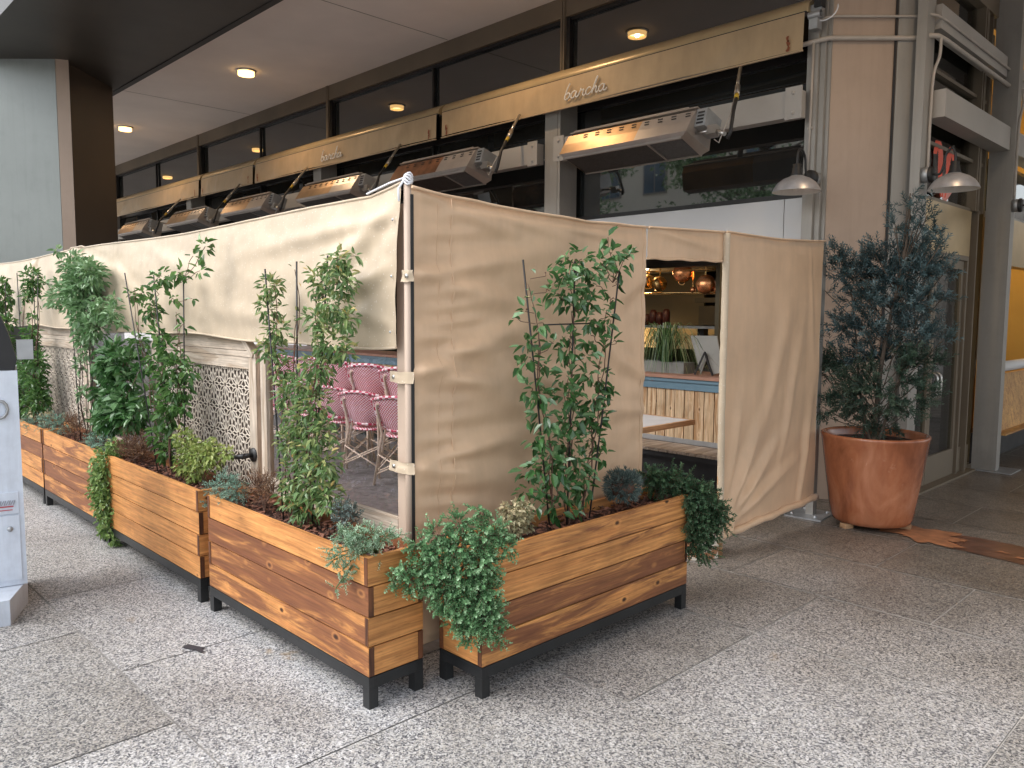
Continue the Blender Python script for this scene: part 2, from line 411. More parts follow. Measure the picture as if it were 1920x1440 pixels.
M['trough']=simple('weathered_trough',(.22,.22,.20),.7,var=.2,scale=8)
M['slate']=simple('grey_board',(.27,.26,.23),.6,var=.08)
M['copper']=simple('polished_copper',(.85,.38,.17),.22,metal=.95,var=.15,scale=10,bump=.02)
M['brass']=simple('polished_brass',(.85,.58,.25),.22,metal=.95,var=.12,scale=10,bump=.02)
M['indark']=simple('dark_interior_wall',(.055,.045,.03),.7,var=.25,scale=2)
M['inolive']=simple('olive_interior_wall',(.09,.068,.032),.6,var=.2,scale=2)
M['inred']=simple('red_jars',(.06,.014,.010),.5,var=.4,scale=20)
M['cream']=simple('cream_wall',(.70,.56,.33),.7,var=.08)
M['yellowwall']=simple('yellow_wall',(.50,.32,.08),.6,var=.08,scale=2)
M['orangewood']=m_wood('orange_counter_wood',(.60,.34,.11),(.5,.26,.08),(.3,.14,.04),False,.1,.5)
M['rope']=simple('white_rope',(.75,.75,.78),.8,var=.1)
def m_sack():
    t=NT('patterned_sack'); n=t.noise(t.pos(),16,2,.5,.8)
    t.set('Base Color',t.ramp(n,[(.4,(.70,.64,.55)),(.5,(.66,.56,.44)),(.56,(.34,.14,.06)),(.7,(.40,.2,.1))],'LINEAR')); t.set('Roughness',.8)
    t.bump(t.noise(t.pos(),20,3),.5,.01); return t.mat
M['sack']=m_sack()
M['kwhite']=simple('white_painted_cabinet',(.66,.72,.81),.35,streak=.35,var=.05,scale=3,bump=.04)
M['redink']=simple('red_print',(.45,.08,.10),.6)
M['greyink']=simple('grey_print',(.33,.33,.38),.6)
M['stain']=simple('orange_mineral_stain',(.30,.125,.055),.5,var=.35,scale=14)
M['stain2']=simple('wet_brown_stain',(.115,.05,.03),.28,var=.3,scale=9)
M['litter']=simple('dark_litter',(.03,.025,.03),.7)
M['orange']=simple('orange_ribbon',(.75,.09,.04),.5,var=.1)
M['pinkp']=simple('pink_paper',(.72,.30,.26),.6,var=.05)
M['oppw']=simple('cream_render',(.80,.75,.64),.8,var=.08,scale=.4)
M['oppg']=simple('blue_window_glass',(.10,.16,.22),.1,var=.2,scale=.5,bump=0)
M['bark']=simple('tree_bark',(.10,.075,.055),.9,var=.3,scale=10,bump=.5)
M['can']=emis('lit_lens',(1,.72,.36),16.)
M['canring']=emis('lit_glass_rim',(1,.60,.22),4.5)
M['warmstrip']=emis('warm_light_fitting',(1,.72,.34),5.)
SKY=.15; SUN=2.0
D = {'V1': [(-2.947, 1.82, 1.743, 0.045),(-2.867, 1.82, 1.674, 0.049),(-3.056, 1.82, 1.678, 0.046),(-2.951, 1.82, 1.586, 0.057),(-2.85, 1.82, 1.519, 0.04),(-3.084, 1.82, 1.517, 0.051),(-2.977, 1.82, 1.426, 0.064),(-2.853, 1.82, 1.385, 0.033),(-3.488, 1.82, 1.663, 0.045),(-3.519, 1.82, 1.563, 0.046),(-3.445, 1.82, 1.463, 0.045),(-3.527, 1.82, 1.372, 0.051),(-3.427, 1.82, 1.288, 0.045),(-3.068, 1.82, 1.307, 0.058),(-3.208, 1.82, 1.227, 0.06),(-3.355, 1.82, 1.167, 0.05),(-3.118, 1.82, 1.138, 0.059),(-3.261, 1.82, 1.051, 0.061),(-3.076, 1.82, 1.022, 0.059),(-3.339, 1.82, 0.943, 0.055),(-3.171, 1.82, 0.914, 0.068),(-3.036, 1.82, 0.885, 0.052),(-3.295, 1.82, 0.798, 0.062),(-3.129, 1.82, 0.774, 0.067),(-3.017, 1.82, 0.744, 0.052),(-3.349, 1.82, 0.688, 0.05),(-3.227, 1.82, 0.659, 0.061),(-2.885, 1.82, 1.762, 0.033),(-2.785, 1.82, 1.78, 0.017)], 'V1s': [(-3.352, 1.82, 0.597, 0.035),(-3.495, 1.82, 1.751, 0.035),(-3.293, 1.82, 0.591, 0.035),(-3.254, 1.82, 1.778, 0.034),(-3.228, 1.82, 0.621, 0.034),(-3.04, 1.82, 1.796, 0.032)], 'V2': [(-5.037, 1.82, 1.562, 0.049),(-4.866, 1.82, 1.752, 0.038),(-4.563, 1.82, 1.768, 0.03),(-4.218, 1.82, 1.898, 0.029),(-4.295, 1.82, 1.771, 0.023),(-4.38, 1.82, 1.855, 0.015),(-5.238, 1.82, 1.344, 0.047),(-4.897, 1.82, 1.402, 0.039),(-4.804, 1.82, 1.326, 0.051),(-4.668, 1.82, 1.222, 0.056),(-4.478, 1.82, 1.217, 0.036),(-4.997, 1.82, 1.237, 0.039),(-4.835, 1.82, 1.149, 0.048),(-4.663, 1.82, 1.097, 0.056),(-5.149, 1.82, 1.028, 0.034),(-4.783, 1.82, 0.992, 0.057),(-4.607, 1.82, 1.008, 0.037),(-4.84, 1.82, 0.906, 0.058),(-4.952, 1.82, 0.773, 0.049),(-4.857, 1.82, 0.703, 0.049),(-5.367, 1.82, 1.658, 0.027),(-5.134, 1.82, 1.661, 0.023),(-4.675, 1.82, 1.624, 0.019),(-4.957, 1.82, 1.675, 0.023),(-4.533, 1.82, 1.472, 0.015),(-4.412, 1.82, 1.622, 0.012)], 'V2s': [(-4.878, 1.82, 0.651, 0.045),(-5.372, 1.82, 1.793, 0.048),(-4.754, 1.82, 0.655, 0.045),(-4.966, 1.82, 1.768, 0.045),(-4.671, 1.82, 0.698, 0.044),(-4.594, 1.82, 1.76, 0.043)], 'V3': [(-6.514, 1.82, 1.869, 0.087),(-6.336, 1.82, 1.786, 0.109),(-6.092, 1.82, 1.805, 0.075),(-6.741, 1.82, 1.684, 0.09),(-6.418, 1.82, 1.64, 0.11),(-6.284, 1.82, 1.523, 0.097),(-5.95, 1.82, 1.562, 0.067),(-5.714, 1.82, 1.526, 0.054),(-6.14, 1.82, 1.429, 0.069),(-6.33, 1.82, 1.368, 0.059),(-7.105, 1.82, 1.638, 0.043),(-6.486, 1.82, 1.145, 0.032),(-6.45, 1.82, 0.939, 0.032),(-6.943, 1.82, 2.017, 0.021),(-7.311, 1.82, 1.778, 0.022),(-5.671, 1.82, 1.633, 0.021),(-5.586, 1.82, 1.463, 0.021),(-6.283, 1.82, 1.252, 0.035)], 'V3s': [(-6.427, 1.82, 0.64, 0.056),(-6.547, 1.82, 1.641, 0.056),(-6.275, 1.82, 0.657, 0.055),(-6.149, 1.82, 1.638, 0.053),(-6.323, 1.82, 0.667, 0.055),(-6.382, 1.82, 1.717, 0.055)], 'CAM': [(-5.748, 1.82, 1.237, 0.08),(-5.944, 1.82, 1.154, 0.052),(-5.543, 1.82, 1.21, 0.064),(-5.728, 1.82, 1.129, 0.065),(-5.474, 1.82, 1.101, 0.042),(-5.696, 1.82, 0.942, 0.091),(-5.966, 1.82, 0.964, 0.056),(-5.524, 1.82, 0.91, 0.089),(-5.793, 1.82, 0.841, 0.092),(-5.402, 1.82, 0.85, 0.063),(-5.99, 1.82, 0.773, 0.06),(-5.28, 1.82, 0.914, 0.034),(-5.225, 1.82, 1.192, 0.027)], 'V4': [(-7.71, 1.82, 1.823, 0.064),(-7.724, 1.82, 1.742, 0.055),(-7.91, 1.82, 1.677, 0.032),(-7.848, 1.82, 1.345, 0.056),(-7.869, 1.82, 1.228, 0.074),(-7.632, 1.82, 1.123, 0.064),(-7.859, 1.82, 0.996, 0.093),(-7.706, 1.82, 0.89, 0.083),(-8.248, 1.82, 0.851, 0.097),(-8.28, 1.82, 0.687, 0.088),(-7.641, 1.82, 0.78, 0.073),(-7.908, 1.82, 0.719, 0.075),(-7.765, 1.82, 1.516, 0.027),(-8.167, 1.82, 1.083, 0.058)], 'V4s': [(-8.012, 1.82, 0.639, 0.067),(-8.07, 1.82, 1.88, 0.066),(-7.78, 1.82, 0.661, 0.065),(-7.523, 1.82, 1.845, 0.062),(-7.883, 1.82, 0.665, 0.066),(-7.793, 1.82, 1.744, 0.064)], 'V5': [(-8.782, 1.82, 1.662, 0.081),(-8.622, 1.82, 1.437, 0.05),(-8.797, 1.82, 1.788, 0.051),(-8.805, 1.82, 1.257, 0.071),(-8.921, 1.82, 1.51, 0.062)], 'V5s': [(-9.058, 1.82, 0.672, 0.074),(-8.951, 1.82, 1.867, 0.072),(-8.839, 1.82, 0.69, 0.072),(-8.647, 1.82, 1.809, 0.07),(-8.97, 1.82, 0.679, 0.073),(-8.824, 1.82, 1.763, 0.071)], 'VR': [(-2.4, 2.976, 1.912, 0.02),(-2.4, 3.014, 1.834, 0.036),(-2.4, 3.135, 1.833, 0.031),(-2.4, 2.935, 1.785, 0.035),(-2.4, 3.041, 1.759, 0.036),(-2.4, 2.789, 1.8, 0.034),(-2.4, 2.69, 1.794, 0.024),(-2.4, 2.824, 1.75, 0.039),(-2.4, 2.695, 1.733, 0.038),(-2.4, 2.622, 1.64, 0.038),(-2.4, 2.696, 1.661, 0.043),(-2.4, 2.791, 1.678, 0.039),(-2.4, 2.891, 1.681, 0.04),(-2.4, 2.834, 1.616, 0.04),(-2.4, 2.726, 1.599, 0.034),(-2.4, 2.954, 1.529, 0.041),(-2.4, 2.86, 1.522, 0.035),(-2.4, 2.503, 1.508, 0.023),(-2.4, 2.344, 1.529, 0.016),(-2.4, 2.426, 1.568, 0.011),(-2.4, 2.551, 1.727, 0.019),(-2.4, 2.573, 1.651, 0.012),(-2.4, 2.448, 1.421, 0.032),(-2.4, 2.604, 1.418, 0.029),(-2.4, 2.7, 1.437, 0.034),(-2.4, 2.861, 1.449, 0.037),(-2.4, 2.448, 1.361, 0.032),(-2.4, 2.4, 1.335, 0.023),(-2.4, 2.546, 1.322, 0.024),(-2.4, 2.709, 1.367, 0.034),(-2.4, 2.84, 1.348, 0.035),(-2.4, 2.937, 1.247, 0.038),(-2.4, 2.842, 1.252, 0.04),(-2.4, 2.692, 1.268, 0.034),(-2.4, 2.466, 1.225, 0.033),(-2.4, 2.511, 1.194, 0.038),(-2.4, 2.687, 1.182, 0.054),(-2.4, 2.876, 1.157, 0.05),(-2.4, 2.995, 1.187, 0.026),(-2.4, 2.546, 1.096, 0.043),(-2.4, 2.725, 1.069, 0.054),(-2.4, 2.897, 1.066, 0.051),(-2.4, 2.998, 1.083, 0.026),(-2.4, 2.513, 1.004, 0.043),(-2.4, 2.69, 0.961, 0.061),(-2.4, 2.88, 0.965, 0.051),(-2.4, 2.584, 0.875, 0.06),(-2.4, 2.767, 0.851, 0.062),(-2.4, 2.962, 0.878, 0.031),(-2.4, 2.481, 0.865, 0.042),(-2.4, 2.621, 0.772, 0.061),(-2.4, 2.807, 0.744, 0.05),(-2.4, 2.448, 0.774, 0.035),(-2.4, 2.517, 0.715, 0.029),(-2.4, 2.623, 0.673, 0.037),(-2.4, 2.771, 0.622, 0.03),(-2.4, 3.03, 1.419, 0.015),(-2.4, 3.024, 1.624, 0.013),(-2.4, 3.063, 1.701, 0.013)], 'VRs': [(-2.4, 2.641, 0.645, 0.034),(-2.4, 2.437, 1.781, 0.032),(-2.4, 2.704, 0.621, 0.035),(-2.4, 2.741, 1.787, 0.034),(-2.4, 2.809, 0.641, 0.035),(-2.4, 3.029, 1.756, 0.036)], 'VRbar': [(-2.4, 2.537, 1.501, 0.033),(-2.4, 2.895, 1.507, 0.035)], 'TREE': [(-2.097, 5.95, 2.408, 0.03),(-2.093, 5.95, 2.323, 0.037),(-2.097, 5.95, 2.261, 0.045),(-1.956, 5.95, 2.238, 0.044),(-2.017, 5.95, 2.206, 0.052),(-2.238, 5.95, 2.186, 0.046),(-2.146, 5.95, 2.179, 0.057),(-2.055, 5.95, 2.136, 0.067),(-1.932, 5.95, 2.109, 0.066),(-1.981, 5.95, 2.039, 0.074),(-1.86, 5.95, 2.025, 0.037),(-2.14, 5.95, 2.048, 0.068),(-2.213, 5.95, 2.044, 0.054),(-2.304, 5.95, 1.992, 0.054),(-2.556, 5.95, 1.993, 0.064),(-2.475, 5.95, 1.95, 0.055),(-2.512, 5.95, 1.892, 0.072),(-2.413, 5.95, 1.869, 0.071),(-2.611, 5.95, 1.856, 0.048),(-2.274, 5.95, 1.922, 0.077),(-2.182, 5.95, 1.937, 0.069),(-2.093, 5.95, 1.952, 0.094),(-1.959, 5.95, 1.946, 0.082),(-1.885, 5.95, 1.834, 0.055),(-2.314, 5.95, 1.8, 0.085),(-2.177, 5.95, 1.824, 0.095),(-1.999, 5.95, 1.837, 0.093),(-2.461, 5.95, 1.804, 0.059),(-2.659, 5.95, 1.737, 0.041),(-2.502, 5.95, 1.675, 0.06),(-2.408, 5.95, 1.752, 0.055),(-2.307, 5.95, 1.653, 0.097),(-2.169, 5.95, 1.653, 0.107),(-1.99, 5.95, 1.651, 0.105),(-1.87, 5.95, 1.669, 0.037),(-2.534, 5.95, 1.476, 0.088),(-2.639, 5.95, 1.364, 0.041),(-2.336, 5.95, 1.439, 0.11),(-2.087, 5.95, 1.456, 0.106),(-1.957, 5.95, 1.409, 0.075),(-1.852, 5.95, 1.375, 0.044),(-2.802, 5.95, 1.21, 0.042),(-2.717, 5.95, 1.227, 0.058),(-2.591, 5.95, 1.204, 0.081),(-2.393, 5.95, 1.253, 0.111),(-2.203, 5.95, 1.261, 0.1),(-2.02, 5.95, 1.246, 0.094),(-1.899, 5.95, 1.214, 0.052),(-2.654, 5.95, 1.107, 0.057),(-2.517, 5.95, 1.074, 0.089),(-2.32, 5.95, 1.087, 0.11),(-2.072, 5.95, 1.14, 0.095),(-1.949, 5.95, 1.023, 0.068),(-2.744, 5.95, 0.839, 0.066),(-2.643, 5.95, 0.848, 0.066),(-2.509, 5.95, 0.901, 0.081),(-2.314, 5.95, 0.957, 0.098),(-2.125, 5.95, 0.945, 0.085),(-2.024, 5.95, 0.888, 0.057),(-2.306, 5.95, 0.783, 0.071),(-2.439, 5.95, 0.85, 0.056),(-2.202, 5.95, 0.754, 0.058)], 'JUN': [(-2.264, 2.041, 0.774, 0.025),(-2.319, 1.979, 0.726, 0.038),(-2.374, 1.917, 0.684, 0.042),(-2.419, 1.864, 0.634, 0.038),(-2.462, 1.808, 0.537, 0.029),(-2.436, 1.832, 0.509, 0.038),(-2.368, 1.911, 0.592, 0.059),(-2.313, 1.974, 0.634, 0.059),(-2.246, 2.046, 0.67, 0.052),(-2.21, 2.086, 0.692, 0.038),(-2.181, 2.108, 0.636, 0.029),(-2.239, 2.04, 0.566, 0.059),(-2.306, 1.967, 0.53, 0.059),(-2.362, 1.906, 0.497, 0.059),(-2.332, 1.927, 0.426, 0.052),(-2.285, 1.977, 0.441, 0.059),(-2.232, 2.034, 0.462, 0.059),(-2.294, 1.957, 0.358, 0.046),(-2.255, 1.999, 0.373, 0.052),(-2.212, 2.044, 0.373, 0.046),(-2.261, 1.984, 0.302, 0.031),(-2.218, 2.03, 0.323, 0.038),(-2.177, 2.069, 0.29, 0.017),(-2.187, 2.067, 0.359, 0.025),(-2.482, 1.784, 0.506, 0.015)], 'TRJ': [(-2.441, 3.412, 0.699, 0.042),(-2.399, 3.45, 0.668, 0.051),(-2.355, 3.498, 0.68, 0.051),(-2.314, 3.536, 0.652, 0.045),(-2.274, 3.573, 0.624, 0.045),(-2.298, 3.542, 0.571, 0.062),(-2.24, 3.603, 0.583, 0.056),(-2.2, 3.64, 0.555, 0.034),(-2.274, 3.558, 0.504, 0.062),(-2.217, 3.616, 0.504, 0.056),(-2.172, 3.66, 0.49, 0.034),(-2.155, 3.672, 0.445, 0.023),(-2.246, 3.578, 0.439, 0.056),(-2.29, 3.535, 0.45, 0.051),(-2.212, 3.612, 0.428, 0.04),(-2.265, 3.551, 0.38, 0.04),(-2.239, 3.573, 0.341, 0.034),(-2.211, 3.596, 0.299, 0.028),(-2.281, 3.527, 0.324, 0.023),(-2.34, 3.477, 0.396, 0.017),(-2.351, 3.48, 0.514, 0.017)], 'LAV': [(-2.4, 3.126, 0.691, 0.096)], 'VAR': [(-2.36, 2.311, 0.698, 0.041),(-2.36, 2.369, 0.704, 0.037),(-2.36, 2.328, 0.649, 0.036),(-2.36, 2.392, 0.653, 0.032),(-2.36, 2.286, 0.656, 0.023)], 'SIL': [(-2.635, 1.634, 0.702, 0.021),(-2.615, 1.65, 0.667, 0.033),(-2.58, 1.689, 0.692, 0.037),(-2.543, 1.725, 0.682, 0.037),(-2.506, 1.762, 0.678, 0.029),(-2.469, 1.801, 0.678, 0.019),(-2.577, 1.686, 0.64, 0.029),(-2.629, 1.629, 0.615, 0.027),(-2.641, 1.613, 0.588, 0.017),(-2.614, 1.636, 0.547, 0.021),(-2.611, 1.633, 0.505, 0.017),(-2.627, 1.614, 0.48, 0.012),(-2.57, 1.688, 0.609, 0.019),(-2.571, 1.68, 0.551, 0.01),(-2.515, 1.742, 0.593, 0.01),(-2.556, 1.704, 0.615, 0.017),(-2.651, 1.608, 0.629, 0.012)], 'GRY': [(-2.879, 1.8, 0.707, 0.032),(-2.797, 1.8, 0.71, 0.031),(-2.914, 1.8, 0.644, 0.023),(-2.847, 1.8, 0.662, 0.027)], 'SEA': [(-3.875, 1.74, 0.674, 0.055),(-3.985, 1.74, 0.625, 0.042),(-3.736, 1.74, 0.669, 0.043),(-3.817, 1.74, 0.62, 0.038),(-4.076, 1.74, 0.541, 0.02)], 'BR1': [(-3.658, 1.8, 0.678, 0.053),(-3.545, 1.8, 0.705, 0.042),(-3.493, 1.8, 0.674, 0.039),(-3.603, 1.8, 0.647, 0.037)], 'BR2': [(-5.361, 1.8, 0.675, 0.076),(-5.172, 1.8, 0.681, 0.061),(-5.318, 1.8, 0.628, 0.052),(-5.515, 1.8, 0.627, 0.043)], 'YEL': [(-4.506, 1.8, 0.689, 0.061),(-4.319, 1.8, 0.751, 0.065),(-4.145, 1.8, 0.774, 0.052),(-3.98, 1.8, 0.81, 0.028),(-4.361, 1.8, 0.654, 0.054),(-4.462, 1.8, 0.772, 0.055),(-4.533, 1.8, 0.824, 0.046),(-4.21, 1.8, 0.804, 0.044)], 'IVY': [(-5.526, 1.738, 0.65, 0.049),(-5.57, 1.683, 0.58, 0.063),(-5.542, 1.706, 0.527, 0.063),(-5.589, 1.653, 0.492, 0.053),(-5.556, 1.68, 0.44, 0.07),(-5.528, 1.702, 0.387, 0.056),(-5.581, 1.646, 0.369, 0.053),(-5.547, 1.673, 0.317, 0.063),(-5.523, 1.689, 0.247, 0.056),(-5.556, 1.657, 0.257, 0.049),(-5.531, 1.673, 0.177, 0.049),(-5.514, 1.681, 0.107, 0.042),(-5.493, 1.696, 0.054, 0.032),(-5.476, 1.704, -0.016, 0.021),(-5.557, 1.635, 0.099, 0.021)], 'BLU': [(-5.969, 1.75, 0.65, 0.045),(-5.856, 1.75, 0.644, 0.052),(-5.723, 1.75, 0.65, 0.051),(-6.068, 1.75, 0.611, 0.03)], 'TR4': [(-7.77, 1.74, 0.552, 0.055),(-7.506, 1.74, 0.594, 0.054),(-7.223, 1.74, 0.646, 0.043),(-6.868, 1.74, 0.703, 0.05),(-6.805, 1.74, 0.647, 0.041),(-7.154, 1.74, 0.596, 0.034),(-6.659, 1.74, 0.692, 0.028)], 'BR3': [(-6.612, 1.8, 0.67, 0.065),(-6.817, 1.8, 0.669, 0.05),(-6.483, 1.8, 0.652, 0.048)], 'OL4': [(-7.747, 1.82, 0.654, 0.065),(-7.498, 1.82, 0.656, 0.045),(-8.018, 1.82, 0.605, 0.048)]}
# ================================================================ SETTING
# paving: one sheet of stone slabs with grout showing in the gaps
def pavement():
    mb=MB(); gap=.0035
    mb.add([(-60,-40,-.004),(40,-40,-.004),(40,2.47,-.004),(-60,2.47,-.004)],[(0,1,2,3)],1,.5)
    mb.add([(-60,2.47,-.004),(40,2.47,-.004),(40,30,-.004),(-60,30,-.004)],[(0,1,2,3)],2,.5)
    rows=[]
    y=1.1
    while y>-7: rows.append((y-1.37,y,1.18,-2.35 if len(rows)%2 else -1.76)); y-=1.37
    rows.append((1.1,2.47,1.18,-2.35)); rows.append((2.47,3.48,1.13,-1.85))
    y=3.48; k=0
    while y<13: rows.append((y,y+.74,1.13,-1.85 if k%2==0 else -2.42)); y+=.74; k+=1
    rnd=random.Random(3)
    for (a,b,w,x0) in rows:
        n0=int((-34-x0)/w); n1=int((14-x0)/w)
        for i in range(n0,n1):
            xa=x0+i*w+gap; xb=x0+(i+1)*w-gap
            g2=gap if a<3 else .006
            mb.add([(xa,a+g2,0),(xb,a+g2,0),(xb,b-g2,0),(xa,b-g2,0)],[(0,1,2,3)],0,rnd.random())
    mb.add([(-60,-40,0),(40,-40,0),(40,-7.2,0),(-60,-7.2,0)],[(0,1,2,3)],0,.5)
    return mb.build('pavement',[M['pave'],M['grout'],M['groutl']],kind='structure')
pavement()
mb=MB(); mb.grid(lambda u,v:(-14+u*11.24,2.06+v*1.9,.0035),40,8,0,.5,False); mb.grid(lambda u,v:(-14+u*10.6,3.96+v*1.9,.0035),40,8,0,.5,False); mb.build('enclosure_shade_sheet',M['mat'],kind='structure')  # dark sheet over the paving, painted shade inside the enclosure

# stains and litter lying on the paving
mb=MB()
def blob(mb,cx,cy,rx,ry,z,m,ang=0,n=40,jag=.25,seed=1):
    rn=random.Random(seed); ph=[rn.uniform(0,6.28) for _ in range(4)]
    vs=[(cx,cy,z)]
    for k in range(n):
        a=2*pi*k/n; r=1+jag*(sin(3*a+ph[0])*.5+sin(7*a+ph[1])*.4+sin(13*a+ph[2])*.3+rn.uniform(-.25,.25))
        x=rx*r*cos(a); y=ry*r*sin(a)
        vs.append((cx+x*cos(ang)-y*sin(ang),cy+x*sin(ang)+y*cos(ang),z))
    mb.add(vs,[(0,1+k,1+(k+1)%n) for k in range(n)],m)
blob(mb,-1.15,5.88,1.05,.20,.004,1,-.10,70,.16,4)
blob(mb,-1.90,5.93,.30,.19,.008,0,-.25,50,.45,5)
blob(mb,-1.25,5.80,.05,.02,.008,0,0,16,.5,8); blob(mb,-1.38,5.86,.035,.02,.008,0,0,16,.5,9); blob(mb,-1.15,5.76,.03,.015,.008,0,0,16,.5,10)
mb.build('floor_stain',[M['stain'],M['stain2']],label='orange mineral stain washed out on the stone beside the big terracotta pot',cat='stain')
mb=MB(); mb.box((-3.60,1.405,.003),(-3.50,1.440,.007),0,rot=Matrix.Rotation(.4,3,'Z')); blob(mb,-3.49,1.432,.022,.012,.008,0,0,12,.4,3)
mb.build('litter_scrap',M['litter'],label='flattened dark scrap of litter lying on the paving in front of the planters',cat='litter')

# ================================================================ RESTAURANT BUILDING
B=thing('restaurant_building','covered street corner of a bronze and grey metal clad building with big dark windows','building',(-2.9,6.5,0))
def bp(name,mb,m,parent=None,**k): return mb.build(name,m,parent or B,**k)
ZC=4.95
mb=MB(); mb.box((-42,3.95,ZC),(9,6.66,ZC+.3)); mb.box((-2.66,6.66,ZC),(9,24,ZC+.3)); bp('ceiling',mb,M['ceil'])
for xj in (-13.23,-7.90):
    mb=MB(); mb.box((xj,4.0,ZC-.003),(xj+.008,6.56,ZC-.001)); bp('ceiling_joint',mb,M['bronze2'])
# deep soffit beam over the arcade edge
mb=MB(); mb.box((-42,2.07,4.50),(9,3.81,ZC+.6)); bp('soffit_beam',mb,M['bronze'])
mb=MB(); mb.box((-42,3.81,4.49),(9,3.88,ZC+.5)); bp('beam_edge_trim',mb,M['iron'])
mb=MB(); mb.box((-42,2.0,4.96),(-1.0,7.2,12.)); mb.box((-42,1.9,7.2),(-1,2.0,7.5)); bp('upper_storey',mb,M['bronze2'])
# rotated street column
mb=MB(); mb.prism([(-10.62,2.93),(-11.46,3.75),(-12.3,2.9),(-11.46,2.06)],0,4.51); c_=bp('column',mb,M['colshade'])
mb=MB(); mb.extrude([(-10.645,2.855,0),(-10.645,2.855,4.505),(-11.50,2.00,4.505),(-11.50,2.00,0)],(-.03,.03,0)); mb.build('lit_column_face',M['collit'],c_)  # thin slab on the street side carrying the lit copy of the metal
mb=MB(); mb.extrude([(-10.640,2.860,0),(-10.640,2.860,4.503),(-10.585,2.985,4.503),(-10.585,2.985,0)],(-.03,.0,0)); mb.build('column_corner_strip',M['pink'],c_)

MUL=[-5.97,-10.75,-15.45,-20.2,-25,-29.8,-34.6]
edges=[-3.08]+MUL
# fascia above the glass
for i in range(len(edges)-1):
    x1=edges[i]; x0=edges[i+1]
    mb=MB(); mb.box((x0+.012,6.58,4.735),(x1-.012,6.70,ZC-.001)); bp('head_fascia',mb,M['bronze2'])
for k,m in enumerate(MUL):
    mb=MB(); mb.box((m-.030,6.565,3.75),(m-.005,6.60,ZC-.002)); mb.box((m+.005,6.565,3.75),(m+.028,6.60,ZC-.002)); mb.box((m-.005,6.575,3.75),(m+.005,6.62,ZC-.004),1); mb.box((m+.030,6.60,3.75),(m+.075,6.66,4.73),1); bp('mullion',mb,[M['bronze2'],M['iron']])
    mb=MB(); mb.box((m-.02,6.33,.0),(m+.16,6.62,3.9)); mb.box((m+.165,6.33,0),(m+.20,6.60,3.9)); mb.box((m-.05,6.39,0),(m-.022,6.62,3.9),0); bp('facade_post',mb,M['pil'])
for i in range(len(edges)-1):
    x1=edges[i]-.03; x0=edges[i+1]+.22
    if i==0: x1=-3.06
    xm=(x0+x1)/2 if i else -4.5
    # box beam with bolted end plates
    mb=MB(); mb.box((x0+.02,6.22,3.15),(x1-.02,6.34,3.365)); bm=bp('box_beam',mb,M['beam'])
    for xa in (x0-.0,x1-.13):
        mb=MB(); mb.box((xa,6.205,3.13),(xa+.14,6.218,3.385))
        for zz in (3.18,3.335):
            for xx in (xa+.04,): mb.lathe([(0,.012),(.014,.010),(.016,0)],(xx+.03,6.205,zz),10,axis=(0,-1,0))
        mb.build('end_plate',M['beam'],bm)
    mb=MB(); mb.box((x0-.2,6.62,3.72),(x1+.05,6.66,3.78)); mb.box((x0-.2,6.62,4.70),(x1+.05,6.66,4.737)); mb.box((x0-.05,6.62,2.56),(x1+.05,6.66,2.60))
    mb.box((xm-.015,6.615,2.6),(xm+.015,6.655,4.7)) if i else None
    w=bp('window',mb,M['iron'])
    mb=MB(); mb.box((x0-.2,6.665,2.58),(x1+.1,6.675,4.73)); mb.build('pane',M['pane'],w)
    # white panel below glass on the corner bay, dark glazing elsewhere
    if i==0:
        mb=MB(); mb.box((x0,6.60,2.10),(-3.37,6.64,2.555)); mb.box((-3.366,6.605,2.10),(-3.06,6.645,2.555),0,.3); bp('header_panel',mb,M['white'])
    else:
        mb=MB(); mb.box((x0-.2,6.60,2.10),(x1+.05,6.64,2.556)); bp('header_panel',mb,M['bronze'])
# low wall below the serving opening
mb=MB(); mb.box((-42,6.5,0),(-3.0,6.66,.9)); bp('low_wall',mb,M['bronze'])
# corner pillar: chamfered panel between two pilasters
mb=MB(); mb.prism([(-3.0,6.45),(-2.925,6.45),(-2.43,6.945),(-2.43,7.10),(-3.0,7.10)],0,ZC); bp('corner_pillar',mb,M['pink'])
mb=MB(); mb.box((-3.09,6.36,0),(-3.00,6.66,ZC-.002)); mb.box((-2.998,6.395,0),(-2.955,6.60,ZC-.003)); mb.box((-2.953,6.43,0),(-2.925,6.448,ZC-.004)); bp('pilaster',mb,M['pil'])
mb=MB(); mb.prism([(-2.574,6.795),(-2.566,6.787),(-2.556,6.797),(-2.566,6.807)],0,ZC-.003); bp('pillar_shadow_gap',mb,M['iron'])
mb=MB(); mb.prism([(-2.55,6.80),(-2.42,6.93),(-2.42,6.99),(-2.50,6.99),(-2.56,6.85)],0,ZC-.002); mb.box((-2.418,6.83,0),(-2.345,7.00,ZC-.003)); mb.box((-2.50,7.0,0),(-2.38,7.12,ZC-.002)); bp('pilaster',mb,M['pil'])
